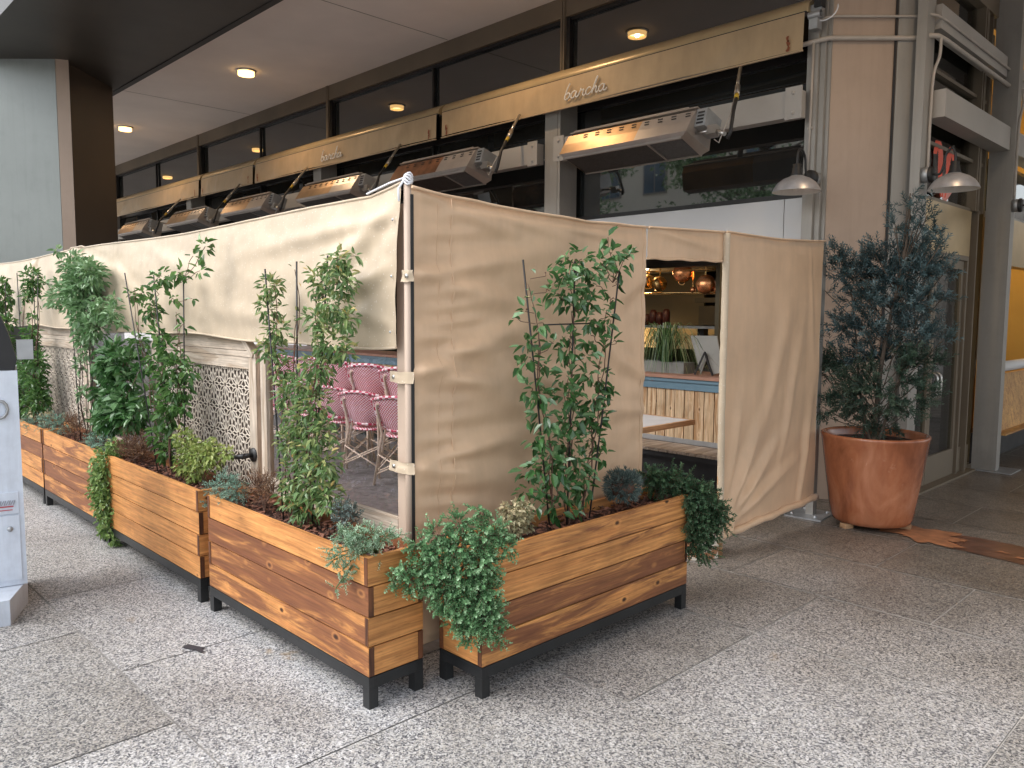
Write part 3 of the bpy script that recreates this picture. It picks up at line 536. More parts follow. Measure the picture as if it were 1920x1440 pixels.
# ---- passage side (faces +X)
mb=MB(); mb.box((-2.42,8.90,0),(-2.20,8.98,ZC-.01)); mb.box((-2.42,8.985,0),(-2.23,9.15,ZC-.01)); bp('pilaster',mb,M['pil'])
mb=MB(); mb.box((-2.42,12.3,0),(-2.20,12.5,ZC-.01)); bp('pilaster',mb,M['pil'])
mb=MB(); mb.box((-2.50,8.84,.002),(-2.05,9.2,.012)); bp('base_plate',mb,M['steeld'])
for (ya,yb) in ((7.02,8.89),(9.17,12.3)):
    mb=MB(); mb.box((-2.40,ya,3.145),(-2.24,yb-.01,3.362)); bp('box_beam',mb,M['beam'])
    mb=MB(); mb.box((-2.42,ya,3.84),(-2.30,yb-.01,4.03)); bp('box_beam',mb,M['beam'])
    mb=MB(); mb.box((-2.52,ya,4.42),(-2.40,yb,ZC-.003)); bp('head_fascia',mb,M['bronze2'])
mb=MB()
for z in (3.0,2.545,3.60): mb.box((-2.50,7.12,z),(-2.44,8.80,z+.03))
for y in (8.50,8.56,8.66,8.80): mb.box((-2.50,y,2.55),(-2.42+.02*(y<8.6),y+.025,4.42))
w=bp('window',mb,M['bronze2'])
mb=MB(); mb.box((-2.49,7.12,2.56),(-2.48,8.80,4.42)); mb.build('pane',M['clear'],w)
mb=MB(); mb.box((-2.50,7.12,2.12),(-2.43,8.50,2.543)); bp('transom_panel',mb,M['gold'])
# doors
mb=MB(); mb.box((-2.52,7.12,2.075),(-2.43,8.50,2.118)); mb.box((-2.52,8.42,0.0),(-2.42,8.46,2.07)); mb.box((-2.53,8.50,0.0),(-2.45,8.56,2.56)); mb.box((-2.52,8.60,0),(-2.40,8.63,2.56)); mb.box((-2.52,8.68,0),(-2.44,8.71,2.56));mb.box((-2.53,8.78,0),(-2.46,8.84,2.56)); mb.box((-2.54,8.465,.0),(-2.44,8.84,.26)); mb.box((-2.54,7.12,0),(-2.36,8.84,.018)); bp('door_frame',mb,M['bronze2'])
def door(y0,y1,hy,s):
    mb=MB(); x0,x1=-2.49,-2.445
    mb.box((x0,y0,.02),(x1,y0+.055,2.07)); mb.box((x0,y1-.055,.02),(x1,y1,2.07)); mb.box((x0,y0+.056,1.99),(x1,y1-.056,2.07)); mb.box((x0,y0+.056,.02),(x1,y1-.056,.27))
    d=bp('door',mb,M['bronze2'])
    mb=MB(); mb.box((-2.472,y0+.057,.272),(-2.464,y1-.057,1.988)); mb.build('glass',M['clear'],d)
    mb=MB(); mb.tube([(x1,hy,1.04),(x1+.05,hy,1.04),(x1+.075,hy,1.02),(x1+.08,hy,.99),(x1+.08,hy,.86),(x1+.075,hy,.83),(x1+.05,hy,.81),(x1,hy,.81)],.0125,10); mb.build('handle',M['steel'],d)
    mb=MB(); mb.box((x0-.02,y0+.06,1.13),(x1-.05,y1-.06,1.16)); mb.build('push_bar',M['steel'],d)
door(7.14,7.62,7.575,1); door(7.628,8.41,7.675,-1)
# interior shell of the restaurant behind the glazing
mb=MB(); mb.box((-12,6.9,-.001),(-2.6,14,.003)); bp('interior_floor',mb,M['indark'])
mb=MB(); mb.box((-12,10.6,0),(-4.6,10.7,4.4)); mb.box((-12,6.9,2.56),(-4.4,10.6,2.62)); mb.box((-12.05,6.9,0),(-12.0,10.6,4.4)); bp('interior_wall',mb,M['indark'])
mb=MB(); mb.box((-4.45,7.3,0),(-4.40,9.3,4.4)); mb.box((-4.40,9.3,0),(-2.55,9.36,4.4)); mb.box((-4.4,7.0,4.42),(-2.56,9.3,4.46)); bp('entry_wall',mb,M['inolive'])
mb=MB(); mb.box((-5.4,6.95,.0),(-5.36,7.3,2.5)); bp('reveal_wall',mb,M['indark'])
# second bay in the passage: bright interior
mb=MB(); mb.box((-4.2,12.2,0),(-2.5,12.25,4.94)); mb.box((-4.25,9.4,0),(-4.2,12.2,4.94)); mb.box((-4.2,9.37,4.5),(-2.53,12.19,4.54)); bp('interior_wall',mb,M['yellowwall'])
mb=MB(); mb.box((-2.50,9.17,2.08),(-2.36,12.3,2.56)); bp('transom_panel',mb,M['gold'])
mb=MB(); mb.box((-2.50,9.17,1.10),(-2.46,10.02,2.08)); mb.box((-2.505,9.17,2.56),(-2.45,12.3,2.62)); bp('side_panel',mb,M['pil'])
mb=MB(); mb.box((-2.50,9.17,2.62),(-2.47,12.3,3.14)); bp('pane_high',mb,M['clear'])



mb=MB(); mb.box((-2.6,27,0),(9,27.2,4.95)); bp('added_end_wall',mb,M['pil'])  # unseen wall added to stop light coming in at the passage end
mb=MB(); mb.box((-2.62,12.51,0),(-2.45,26.9,ZC-.01)); bp('passage_side_wall',mb,M['bronze2'])
# ceiling downlights
LX=[-1.16,-6.03,-10.9,-15.774,-20.6]
for i,x in enumerate(LX):
    y=5.36
    lab={0:'recessed ceiling light nearest the street corner',1:'round lit ceiling downlight over the awning lettered in white nearest the corner',2:'largest lit downlight seen in the soffit, right of the dark column',3:'lit downlight seen small and close to the dark column edge',4:'farthest lit downlight, hidden behind the dark column'}[i]
    t=thing('ceiling_downlight',lab,'ceiling light',(x,y,ZC),0,'round downlights in the soffit')
    mb=MB(); mb.lathe([(.135,0),(.135,-.02),(.115,-.022),(.112,-.002)],(x,y,ZC),28); mb.build('trim_ring',M['steel'],t)
    mb=MB(); mb.lathe([(.112,-.003),(.112,-.07),(.104,-.07),(.104,-.003)],(x,y,ZC),28); mb.build('glass_rim',M['canring'],t)
    mb=MB(); mb.lathe([(.0,-.035),(.06,-.037),(.10,-.03),(.103,-.004)],(x,y,ZC),24); mb.build('lens',M['can'],t)
    ld=bpy.data.lights.new('downlight_lamp','SPOT'); ld.spot_size=RD(150); ld.spot_blend=.6; ld.energy=85; ld.color=(1,.70,.42); ld.shadow_soft_size=.03
    lo=bpy.data.objects.new('downlight_lamp',ld); lo.location=(0,0,-.045); lo.parent=t; col.objects.link(lo)
for (px,py,pz,e,s) in ((-5.6,7.6,2.0,14,.06),(-6.6,8.5,1.25,10,.1),(-3.4,10.6,2.9,45,.2),(-3.5,8.0,1.9,16,.12)):
    ld=bpy.data.lights.new('interior_lamp','POINT'); ld.energy=e; ld.color=(1,.70,.36); ld.shadow_soft_size=s
    lo=bpy.data.objects.new('interior_lamp',ld); lo.location=(px,py,pz); col.objects.link(lo)

# ================================================================ AWNINGS
def catmull(P,n=6):
    out=[]; Q=[P[0]]+list(P)+[P[-1]]
    for i in range(1,len(Q)-2):
        a,b,c,d=Q[i-1],Q[i],Q[i+1],Q[i+2]
        for k in range(n):
            t=k/n
            out.append(tuple(.5*((2*b[j])+(-a[j]+c[j])*t+(2*a[j]-5*b[j]+4*c[j]-d[j])*t*t+(-a[j]+3*b[j]-3*c[j]+d[j])*t**3) for j in range(len(b))))
    out.append(tuple(P[-1])); return out
STROKES=[[(.40,1.12),(.28,.85),(.14,.40),(.10,.1),(.2,0.0),(.40,.10),(.46,.33),(.34,.47),(.18,.36)],
 [(.94,.42),(.78,.50),(.60,.34),(.58,.10),(.72,.0),(.88,.16),(.97,.46),(.93,.12),(1.02,.0),(1.15,.14)],
 [(1.15,.14),(1.27,.45),(1.28,.56),(1.34,.43),(1.50,.44),(1.46,.12),(1.55,.0),(1.66,.10)],
 [(2.02,.42),(1.88,.50),(1.70,.32),(1.72,.06),(1.88,.0),(2.08,.16)],
 [(2.08,.16),(2.34,.72),(2.44,1.14),(2.34,.95),(2.22,.45),(2.14,.0)],[(2.17,.22),(2.34,.46),(2.44,.40),(2.40,.12),(2.48,.0),(2.60,.10)],
 [(2.98,.42),(2.82,.50),(2.64,.34),(2.62,.10),(2.76,.0),(2.92,.16),(3.01,.46),(2.97,.12),(3.06,.0),(3.20,.16)]]
def awning(x0,x1,lab,letter=True,seed=1):
    t=thing('awning',lab,'awning',((x0+x1)/2,6.25,3.66),0,'retracted cloth awnings along the facade')
    rn=random.Random(seed)
    prof=[(6.62,4.10),(6.50,4.12),(6.40,4.11),(6.325,4.075),(6.275,4.03),(6.256,3.99),(6.262,3.965)]
    mb=MB(); n=len(prof); vs=[(x,y,z) for x in (x0,x1) for y,z in prof]+[(x,6.62,3.80) for x in (x0,x1)]
    mb.add(vs,[(i,i+1,n+i+1,n+i) for i in range(n-1)],0,.5,None,True)
    for x in (x0+.0,x1): mb.add([(x,y,z) for y,z in prof]+[(x,6.62,3.90)],[tuple(range(n+1))],0,.5)
    mb.box((x0+.01,6.247,3.958),(x1-.01,6.262,3.969),1)
    mb.build('housing',[M['housing'],M['iron']],t)
    ph=[rn.uniform(0,6.28) for _ in range(6)]
    L=x1-x0
    def f(u,v):
        x=x0+.02+u*(L-.04); w=(1-v)
        yy=6.243-.012*w+ .006*w*sin(x*3.1+ph[0])+.004*sin(x*7.7+ph[1]+v*2)*w
        for c,a,s in ((.16,.018,.10),(.84,.014,.12),(.33,.010,.06)):
            d=(u-c-.06*(v-.5))*L
            yy-=a*math.exp(-(d/s)**2)*(1-v)*v*4
        zz=3.675+v*.285+ .006*sin(x*2.2+ph[2])*(1-v)
        return (x,yy,zz)
    mb=MB(); mb.grid(f,90,8)
    mb.box((x0+.02,6.222,3.655),(x1-.02,6.242,3.667),0)
    mb.build('valance',M['awn'],t)
    mb=MB()
    for xx in (x0+.13,x1-.14):
        for k in range(3):
            blob2=[(xx+rn.uniform(-.012,.012)+.012*cos(a)*(1+k*.1),6.214,3.70+k*.035+.028*sin(a)) for a in [j*pi/5 for j in range(10)]]
            mb.add(blob2,[tuple(range(10))],0)
    mb.build('rust_mark',M['rust'],t)
    if letter:
        cx=(x0+x1)/2 if not letter is True else (x0+x1)/2
        sx=.178; w=3.2*sx
        mb=MB()
        for S in STROKES:
            pts=[(cx-w/2+a*sx+b*.018,6.216,3.735+b*.135) for a,b in catmull(S,6)]
            mb.tube(pts,.0068,5)
        mb.build('lettering',M['script'],t)
    return t
awning(-7.64,-3.05,'long beige awning nearest the street corner, barcha written in white script',True,1)
awning(-12.46,-7.71,'long beige awning second from the street corner with faint white script',True,2)
awning(-14.58,-12.52,'short plain beige awning between two longer lit ones, no lettering',False,3)
awning(-19.4,-14.66,'farthest beige awning cut off by the dark street column',False,4)

# ================================================================ PATIO HEATERS
def heater(lab,cx,cy,cz,rust=0,group='gas heaters hanging under the awnings'):
    t=thing('patio_heater',lab,'heater',(cx,cy,cz),0,group)
    L=.68; W=Matrix.Translation((cx,cy,cz))
    P=lambda x,y,z:(cx+x,cy+y,cz+z)
    # outer hood: trapezoid section open at the bottom
    sec=[(-.185,-.125),(-.155,-.02),(-.115,.085),(-.06,.115),(.10,.115),(.15,.06),(.175,-.125)]
    n=len(sec); mb=MB()
    x0,x1=-L,L
    xs=[-L,.18,L*.98]
    for a,b,mi in ((x0,.16,1 if rust else 1),(.16,x1,0)):
        mb.add([P(a,y,z) for y,z in sec]+[P(b,y,z) for y,z in sec],[(i,n+i,n+i+1,i+1) for i in range(n-1)],mi,.5)
    # end caps leaning outwards
    for s,mi in ((-1,1),(1,0)):
        x=L*s; mb.add([P(x,y,z) for y,z in sec],[tuple(range(n))],mi,.4)
        mb.add([P(x,-.185,-.125),P(x,.175,-.125),P(x-s*.06,.15,-.175),P(x-s*.06,-.15,-.16)],[(0,1,2,3)],mi,.6)
    mb.add([P(x0,-.185,-.125),P(x1,-.185,-.125),P(x1-.05,-.15,-.155),P(x0+.05,-.15,-.155)],[(0,1,2,3)],0,.6)
    mb.add([P(x0,.175,-.125),P(x1,.175,-.125),P(x1-.05,.15,-.17),P(x0+.05,.15,-.17)],[(0,1,2,3)],0,.6)
    mb.box(P(-L-.01,-.10,.118),P(L+.0,.11,.128),0)
    for k in range(9):
        x=-L+.20+k*.135
        for q in (0,1): 
            y=-.128-q*.012; z=.060-q*.03
            mb.box(P(x+q*.012,y-.003,z-.0035),P(x+.045+q*.012,y+.002,z+.0035),2)
    mb.build('hood',[M['heat'],M['heatrust'] if rust else M['heatgold'],M['iron']],t)
    mb=MB(); mb.box(P(-L+.02,-.085,.130),P(L-.1,-.065,.150)); mb.build('top_lip',M['heat'],t)
    mb=MB(); mb.box(P(-L+.06,-.15,-.165),P(.28,.15,-.155)); mb.build('burner_grille',M['grille'],t)
    mb=MB(); mb.box(P(.30,-.15,-.162),P(L-.07,.15,-.152)); mb.build('reflector_mesh',M['grille2'],t)
    mb=MB(); mb.box(P(.282,-.155,-.170),P(.298,.155,-.15)); mb.box(P(-L+.05,-.165,-.172),P(L-.055,-.152,-.15)); mb.box(P(-L+.05,.152,-.172),P(L-.055,.165,-.15)); mb.build('face_frame',M['heat'],t)
    # control box with louvres on the end
    mb=MB(); mb.box(P(L+.002,-.10,-.05),P(L+.10,.12,.10)); cb=mb.build('control_box',M['steeld'],t)
    mb=MB()
    for k in range(4): mb.box(P(L+.02,-.104,.06-k*.03),P(L+.08,-.101,.075-k*.03))
    mb.build('louvres',M['iron'],cb)
    mb=MB(); mb.tube([P(L,-.05,-.08),P(L+.14,-.06,-.09)],.013,8); mb.lathe([(.03,-.03),(.034,0),(.03,.03)],P(L+.17,-.06,-.095),12,axis=(1,0,-.2)); mb.box(P(L+.13,-.10,-.135),P(L+.21,-.03,-.06)); mb.tube([P(L+.2,-.06,-.1),P(L+.29,-.08,-.15)],.018,8); mb.build('gas_valve',M['steel'],t)
    ca,sa=cos(RD(17)),sin(RD(17)); Q=lambda x,y,z:P(x,y*ca-z*sa,y*sa+z*ca)
    mb=MB(); hx=L+.29
    A=[(hx,-.08,-.15),(hx+.02,-.07,-.10),(hx+.0,.0,.08),(hx-.05,.12,.20),(hx-.10,.22,.29),(hx-.16,.33,.40),(hx-.24,.50,.56)]
    mb.tube([Q(*A[0]),Q(*A[1]),Q(*A[2]),Q(*A[3])],.015,8,0)
    mb.tube([Q(*A[3]),Q(hx-.075,.17,.245)],.018,8,1)
    mb.tube([Q(hx-.075,.17,.245),Q(*A[4]),Q(hx-.13,.275,.345)],.022,8,2)
    mb.tube([Q(hx-.13,.275,.345),Q(*A[5]),Q(*A[6])],.015,8,2)
    mb.tube([Q(L+.18,-.09,-.14),Q(hx-.05,-.12,-.18),Q(hx-.02,-.10,-.08),Q(hx-.03,.0,.05),Q(hx-.07,.13,.22)],.005,5,3)
    mb.build('gas_hose',[M['rubber'],M['yellow'],M['steel'],M['pipe']],t)
    mb=MB(); mb.bar(P(-.05,.02,.12),P(.03,.10,.24),.05,.03); mb.tube([P(.03,.10,.22),P(.03,.5,.30)],.014,8)
    mb.build('hanging_bracket',M['steeld'],t)
    t.matrix_basis=Matrix.Translation((cx,cy,cz))@Matrix.Rotation(RD(-17),4,'X')
    return t
HY=5.7
for lab,x,z,ru in (('largest gas heater in view, right of the grey facade post',-4.33,3.07,0),
  ('rust browned gas heater just above the tall canvas corner',-6.98,3.13,1),
  ('gas heater third from the street corner, with a bright gold hood',-9.14,3.13,0),
  ('gas heater fourth from the street corner, its hose curving up behind',-11.46,3.13,0),
  ('gas heater second from the dark street column, showing a pale end cap',-13.66,3.13,0),
  ('farthest gas heater, beside the dark street column',-16.15,3.13,0)):
    heater(lab,x,HY,z,ru)
from mathutils import noise as MN
# ================================================================ CANVAS ENCLOSURE
def ridge(y,z,R):
    s=0
    for (y0,z0,y1,z1,a,w) in R:
        dy,dz=y1-y0,z1-z0; L2=dy*dy+dz*dz
        t=((y-y0)*dy+(z-z0)*dz)/L2
        if t<-.25 or t>1.2: continue
        d=((y-y0)*dz-(z-z0)*dy)/math.sqrt(L2); w=w*(.55+.6*max(0,t))
        tp=max(0,1-abs(t-.35)/.75)
        s+=a*tp*(math.exp(-(d/w)**2)-.45*math.exp(-((d+1.7*w)/(1.1*w))**2))
    return s
XP=-2.62
R1=[(2.0,1.30,2.75,1.52,.030,.055),(2.0,1.30,2.9,1.18,.030,.06),(2.0,.90,2.8,1.02,.026,.05),(2.0,.90,2.7,.72,.020,.06),(2.0,1.70,2.9,1.86,.020,.05),(2.0,1.72,2.7,1.55,.024,.05),
 (2.2,1.42,3.2,1.10,.026,.07),(2.2,1.28,3.1,.92,.022,.06),(2.1,2.02,2.7,1.88,.022,.04),(2.4,1.99,3.0,1.93,.016,.03),(2.9,1.97,3.6,1.93,.014,.03),(3.6,1.20,3.15,1.42,.020,.05),(3.6,1.02,3.1,1.05,.018,.05),(3.6,1.75,3.2,1.55,.016,.06),(2.7,1.7,3.5,1.75,.016,.09),
 (2.0,.55,3.0,.50,.018,.05),(2.0,.35,3.0,.40,.014,.05)]
def ztop(y):
    P=[(1.98,2.065),(2.2,2.045),(2.6,2.028),(3.08,2.018),(3.58,2.028),(4.42,2.062),(5.1,2.07),(5.80,2.095)]
    for (a,za),(b,zb) in zip(P,P[1:]):
        if y<=b: return za+(zb-za)*(y-a)/(b-a)
    return P[-1][1]
E_=thing('canvas_end_wall','tall tan canvas wall at the end of the enclosure, from the corner pole to the doorway','canvas wall',(XP,2.8,0))
def fend(u,v):
    y=1.985+u*(3.595-1.985); zt=ztop(y); z=.12+v*(zt-.12)
    e1=math.exp(-((y-2.35)/.42)**2)+.5*math.exp(-((y-3.6)/.16)**2)
    d=.85*ridge(y,z,R1)+.0075*e1*(.3+1.0*abs(MN.noise((y*1.3,z*2.2,11))))*sin(z*40+5*MN.noise((y*.9,z*1.6,3))+.9*(y-2.2)*(2-z)*2)+.0042*math.exp(-((y-2.205)/.16)**2)*sin(z*88+6*MN.noise((y,z*2.1,8)))+.014*sin(pi*u)*sin(pi*v)+.006*MN.noise((y*3,z*4,1))+.003*MN.noise((y*9,z*14,5))
    ed=min(1,u/.03)
    return (XP-.01+d*ed,y+.004*MN.noise((z*6,3,2)) ,z)
mb=MB(); mb.grid(fend,150,170); mb.build('canvas',M['canvas'],E_)
mb=MB()
def seam(ys,z0,w=.003,off=.006):
    pts=[]; n=46
    for i in range(n+1):
        v=i/n; y=ys; u=(y-1.985)/(3.595-1.985); z=z0+(ztop(y)-z0-.01)*v; vv=(z-.12)/(ztop(y)-.12)
        p=fend(u,vv); pts.append((p[0]+.001,p[1],p[2]))
    mb.tube(pts,w,5)
seam(2.205,.2); seam(2.13,.2,.0015); seam(3.565,.2,.0025)
mb.build('seam',M['canvas'],E_)
mb=MB()
mb.tube([(XP+.004,y,ztop(y)-.006+.006*MN.noise((y*5,0,0))) for y in [1.985+i*.04 for i in range(41)]],.007,7)
mb.build('top_hem',M['canvas'],E_)
# strip over the doorway
O=thing('canvas_door_header','short tan canvas strip above the open doorway','canvas strip',(XP,4.0,1.87))
def fh(u,v):
    y=3.60+u*.79; zb=1.856+.022*u; z=zb+v*(ztop(y)-zb)
    return (XP-.008+.006*MN.noise((y*4,z*7,7))+.012*math.exp(-((z-1.98+.1*(y-4))/.025)**2)*sin(pi*u),y,z)
mb=MB(); mb.grid(fh,40,16); mb.build('canvas',M['canvas'],O)
mb=MB(); mb.tube([(XP-.006,3.60+.79*i/20,1.856+.022*i/20+.003*sin(i)) for i in range(21)],.007,6); mb.tube([(XP+.002,3.6+.79*i/20,ztop(3.6+.79*i/20)-.004) for i in range(21)],.007,7); mb.build('hem',M['canvas'],O)
# doorway flap panel beyond the pole
Fp=thing('canvas_side_panel','narrow tan canvas panel right of the doorway with a rolled hem above the paving','canvas panel',(XP,5.1,.12))
R2=[(4.50,.16,5.0,.95,.050,.06),(4.5,.16,5.3,.75,.045,.055),(4.5,.16,5.6,.55,.034,.045),(4.5,.2,4.72,1.2,.028,.05),(5.05,.95,5.45,2.0,.035,.10),(5.3,.75,5.62,1.9,.030,.07),(5.55,.2,5.75,1.2,.03,.05),(4.5,2.03,5.2,1.97,.02,.035),(5.2,2.02,5.75,1.92,.022,.04),(5.6,1.95,5.7,1.2,.03,.04)]
def ffl(u,v):
    y=4.405+u*1.385; zb=.125+.045*u; zt=ztop(y)-.008*sin(pi*u); z=zb+v*(zt-zb)
    yy=y-(.05*sin(pi*v))*max(0,(u-.8)/.2)
    return (XP-.012+ridge(y,z,R2)*(.15+.75*(1-v)**.8)+.008*MN.noise((y*4,z*3,9))+.02*sin(pi*v)*max(0,(u-.86)/.14),yy,z)
mb=MB(); mb.grid(ffl,110,110); mb.build('canvas',M['canvas'],Fp)
mb=MB(); mb.tube([(XP+.0,4.41+1.40*i/24,.128+.045*i/24+.004*sin(i*.9)) for i in range(25)],[.024+.003*sin(i*1.7) for i in range(25)],10); mb.build('bottom_hem',M['canvas'],Fp)
mb=MB(); mb.tube([(XP+.002,4.41+1.385*i/24,ztop(4.41+1.385*i/24)-.008*sin(pi*i/24)) for i in range(25)],.007,7); mb.build('top_hem',M['canvas'],Fp)
# door pole
Pl=thing('wooden_door_pole','raw wooden pole wrapped in a canvas sleeve at the right edge of the doorway','pole',(XP,4.40,0))
mb=MB(); mb.tube([(XP+.004,4.43,0),(XP+.004,4.41,.5),(XP+.004,4.40,1.2),(XP+.004,4.40,2.05)],.019,12); mb.build('pole',M['polewood'],Pl)
mb=MB(); n=60; mb.tube([(XP+.006,4.43-.03*min(1,(.10+1.94*i/n)/.9),.10+1.95*i/n) for i in range(n+1)],[.0225+.002*MN.noise((i*.45,0,3))+.001*sin(i*1.9) for i in range(n+1)],12); mb.build('sleeve',M['canvasw'],Pl)
# end post with base plate
t=thing('steel_end_post','grey steel post on a base plate at the far corner of the canvas panel','post',(-2.70,5.90,0))
mb=MB(); mb.box((-2.73,5.87,.012),(-2.67,5.93,2.1)); mb.build('post',M['pil'],t)
mb=MB(); mb.box((-2.85,5.74,.0),(-2.57,6.06,.012),rot=Matrix.Rotation(.1,3,'Z')); 
for a,b in ((-.09,-.11),(.09,-.1),(-.09,.11),(.09,.11)): mb.lathe([(0,.028),(.013,.026),(.015,.012)],(-2.71+a,5.90+b,0),8)
mb.build('base_plate',M['steeld'],t)

# front valance
V_=thing('canvas_front_valance','long pale rain spotted canvas valance along the planter side of the enclosure','canvas valance',(-6,1.97,1.4))
YV=1.965
RV=[(-2.7,1.98,-3.6,1.55,.030,.06),(-2.68,1.75,-3.5,1.50,.022,.05),(-2.7,1.95,-4.2,1.85,.020,.045),(-2.7,1.5,-3.4,1.62,.018,.05),(-6.95,1.99,-6.1,1.45,.040,.055),(-6.95,1.99,-7.7,1.5,.040,.055),(-6.95,1.99,-6.9,1.5,.03,.05),(-6.95,1.98,-5.6,1.75,.025,.05),
 (-3.6,1.5,-5.0,1.62,.016,.07),(-5.2,1.9,-4.1,1.60,.018,.08),(-8.2,1.95,-8.8,1.45,.03,.05),(-8.2,1.95,-7.8,1.5,.03,.05),(-5.9,1.8,-5.2,1.45,.02,.06),(-3.05,1.9,-2.8,1.45,.015,.05)]
def fval(u,v):
    x=-2.655-u*11.5
    zb=1.402-.012*sin(u*23)-.006*sin(u*61); zt=2.030+.012*sin(u*19+1)+(.012 if abs(x+6.95)<.15 else 0)
    if u<.02: zt+=.035*(1-u/.02)
    z=zb+v*(zt-zb)
    xx=x+(-.05*(1-v) if u<1e-6 else -.05*(1-v)*max(0,1-u/.01))
    kk=min(1,u/.012)
    return (xx,YV-kk*.75*ridge(x,z,RV)-.006*MN.noise((x*2.2,z*3,2))-.005*MN.noise((x*5+z*4,z*9,2))-.002*MN.noise((x*16,z*20,2))-.03*sin(pi*v)*.5,z)
mb=MB(); mb.grid(fval,520,46); mb.build('canvas',M['canvasw'],V_)
mb=MB(); mb.tube([fval(i/260,1) for i in range(261)],.006,7); mb.build('top_hem',M['canvasw'],V_)
mb=MB()
mb.tube([(p[0],p[1]-.002,p[2]+.003) for p in [fval(i/260,0) for i in range(261)]],.006,6)
mb.build('bottom_hem',M['canvasw'],V_)
mb=MB()
for z in (1.47,1.70,1.93): mb.lathe([(0,.003),(.005,.002),(.006,0)],(-2.695-.05*(1.93-z),YV-.020,z),10,axis=(0,-1,0))
mb.build('snap',M['steeld'],V_)
# tie rope at the corner
mb=MB(); rn=random.Random(4)
for k in range(5):
    c=(-2.640,1.985,2.075+k*.008)
    mb.tube([(c[0]+.017*cos(a+k),c[1]+.017*sin(a+k),c[2]+.008*sin(2*a+k)) for a in [j*pi/6 for j in range(12)]],.004,5,closed=True)
mb.tube([(-2.64,1.98,2.10),(-2.75,1.97,2.085),(-2.9,1.96,2.055)],.005,5)
mb.tube([(-2.64,1.98,2.11),(-2.66,1.95,2.05),(-2.65,1.945,2.0)],.005,5)
mb.build('corner_rope',M['rope'],label='knot of white rope tying the canvas at the very top of the corner pole',cat='rope')
# corner pole and post
t=thing('corner_post','tan painted corner post of the enclosure between the valance and the end wall','post',(-2.69,2.02,0))
mb=MB(); mb.box((-2.745,2.0,.0),(-2.650,2.035,2.0)); mb.build('post',M['paintwood'],t)
mb=MB(); mb.tube([(-2.645,1.985,.02),(-2.645,1.985,2.07)],.017,12); mb.build('round_pole',M['paintwood'],t)
mb=MB(); mb.box((-2.633,1.985,.05),(-2.625,2.0,2.03)); mb.build('shadow_strip',M['rubber'],t)
mb=MB()
for z in (.72,.735,1.15,1.57): mb.lathe([(0,.004),(.007,.003),(.008,0)],(-2.675,1.999,z),8,axis=(0,-1,0))
mb.build('screw',M['steel'],t)
for z,lab,x0 in ((1.700,'topmost of the three canvas tie straps wrapped around the corner post',-2.672),(1.282,'middle canvas tie strap on the corner post, just below the valance',-2.765),(.902,'lowest canvas tie strap on the corner post, above the planters',-2.768)):
    t=thing('canvas_tie_strap',lab,'strap',(-2.66,1.975,z),0,'canvas tie straps on the corner post')
    mb=MB()
    def fs(u,v,x0=x0,z=z):
        x=x0+u*(-2.606-x0); return (x,1.972-.012*sin(pi*u)+.008*MN.noise((x*20,v*2,z*9))-(.0 if u<.9 else -.01),z-.024+v*.048+.004*MN.noise((u*4,v,z)))
    mb.grid(fs,16,5); mb.build('strap',M['canvasw'],t)
    mb=MB(); mb.lathe([(0,.006),(.009,.005),(.010,0)],(x0+.045,1.964,z),10,axis=(0,-1,0)); mb.build('eyelet',M['steel'],t)
# timber frame posts, clear windows, lattice screens
def fpost(x0,x1,lab,m='greywood',y0=2.0,y1=2.04,z1=1.46):
    mb=MB(); mb.box((x0,y0,0),(x1,y1,z1),0,grain=2); mb.build('timber_post',M[m],label=lab,cat='post')
fpost(-3.985,-3.925,'pale timber post at the left edge of the clear window before the chairs')
fpost(-4.03,-3.987,'narrow brown timber post set back beside the lattice screen edge','polewood',2.03,2.07)
fpost(-6.95,-6.88,'pale timber post between the clear window and the farther lattice screen')
def cwin(x0,x1,zb,lab):
    t=thing('clear_vinyl_window',lab,'clear window',((x0+x1)/2,2.01,zb))
    mb=MB(); n=24
    def f(u,v): x=x0+u*(x1-x0); return (x,2.02+.006*MN.noise((x*2.5,v*3,4)),zb+v*(1.46-zb))
    mb.grid(f,n,12); mb.build('sheet',M['vinyl'],t)
    mb=MB(); mb.box((x0,1.998,zb-.45),(x1,2.028,zb-.001),0,grain=0); mb.build('bottom_rail',M['greywood'],t)
cwin(-3.924,-2.746,.665,'clear vinyl window with the red and white cafe chairs behind it')
cwin(-6.879,-5.56,.60,'clear vinyl window between the two lattice screens, behind the leafy vine')
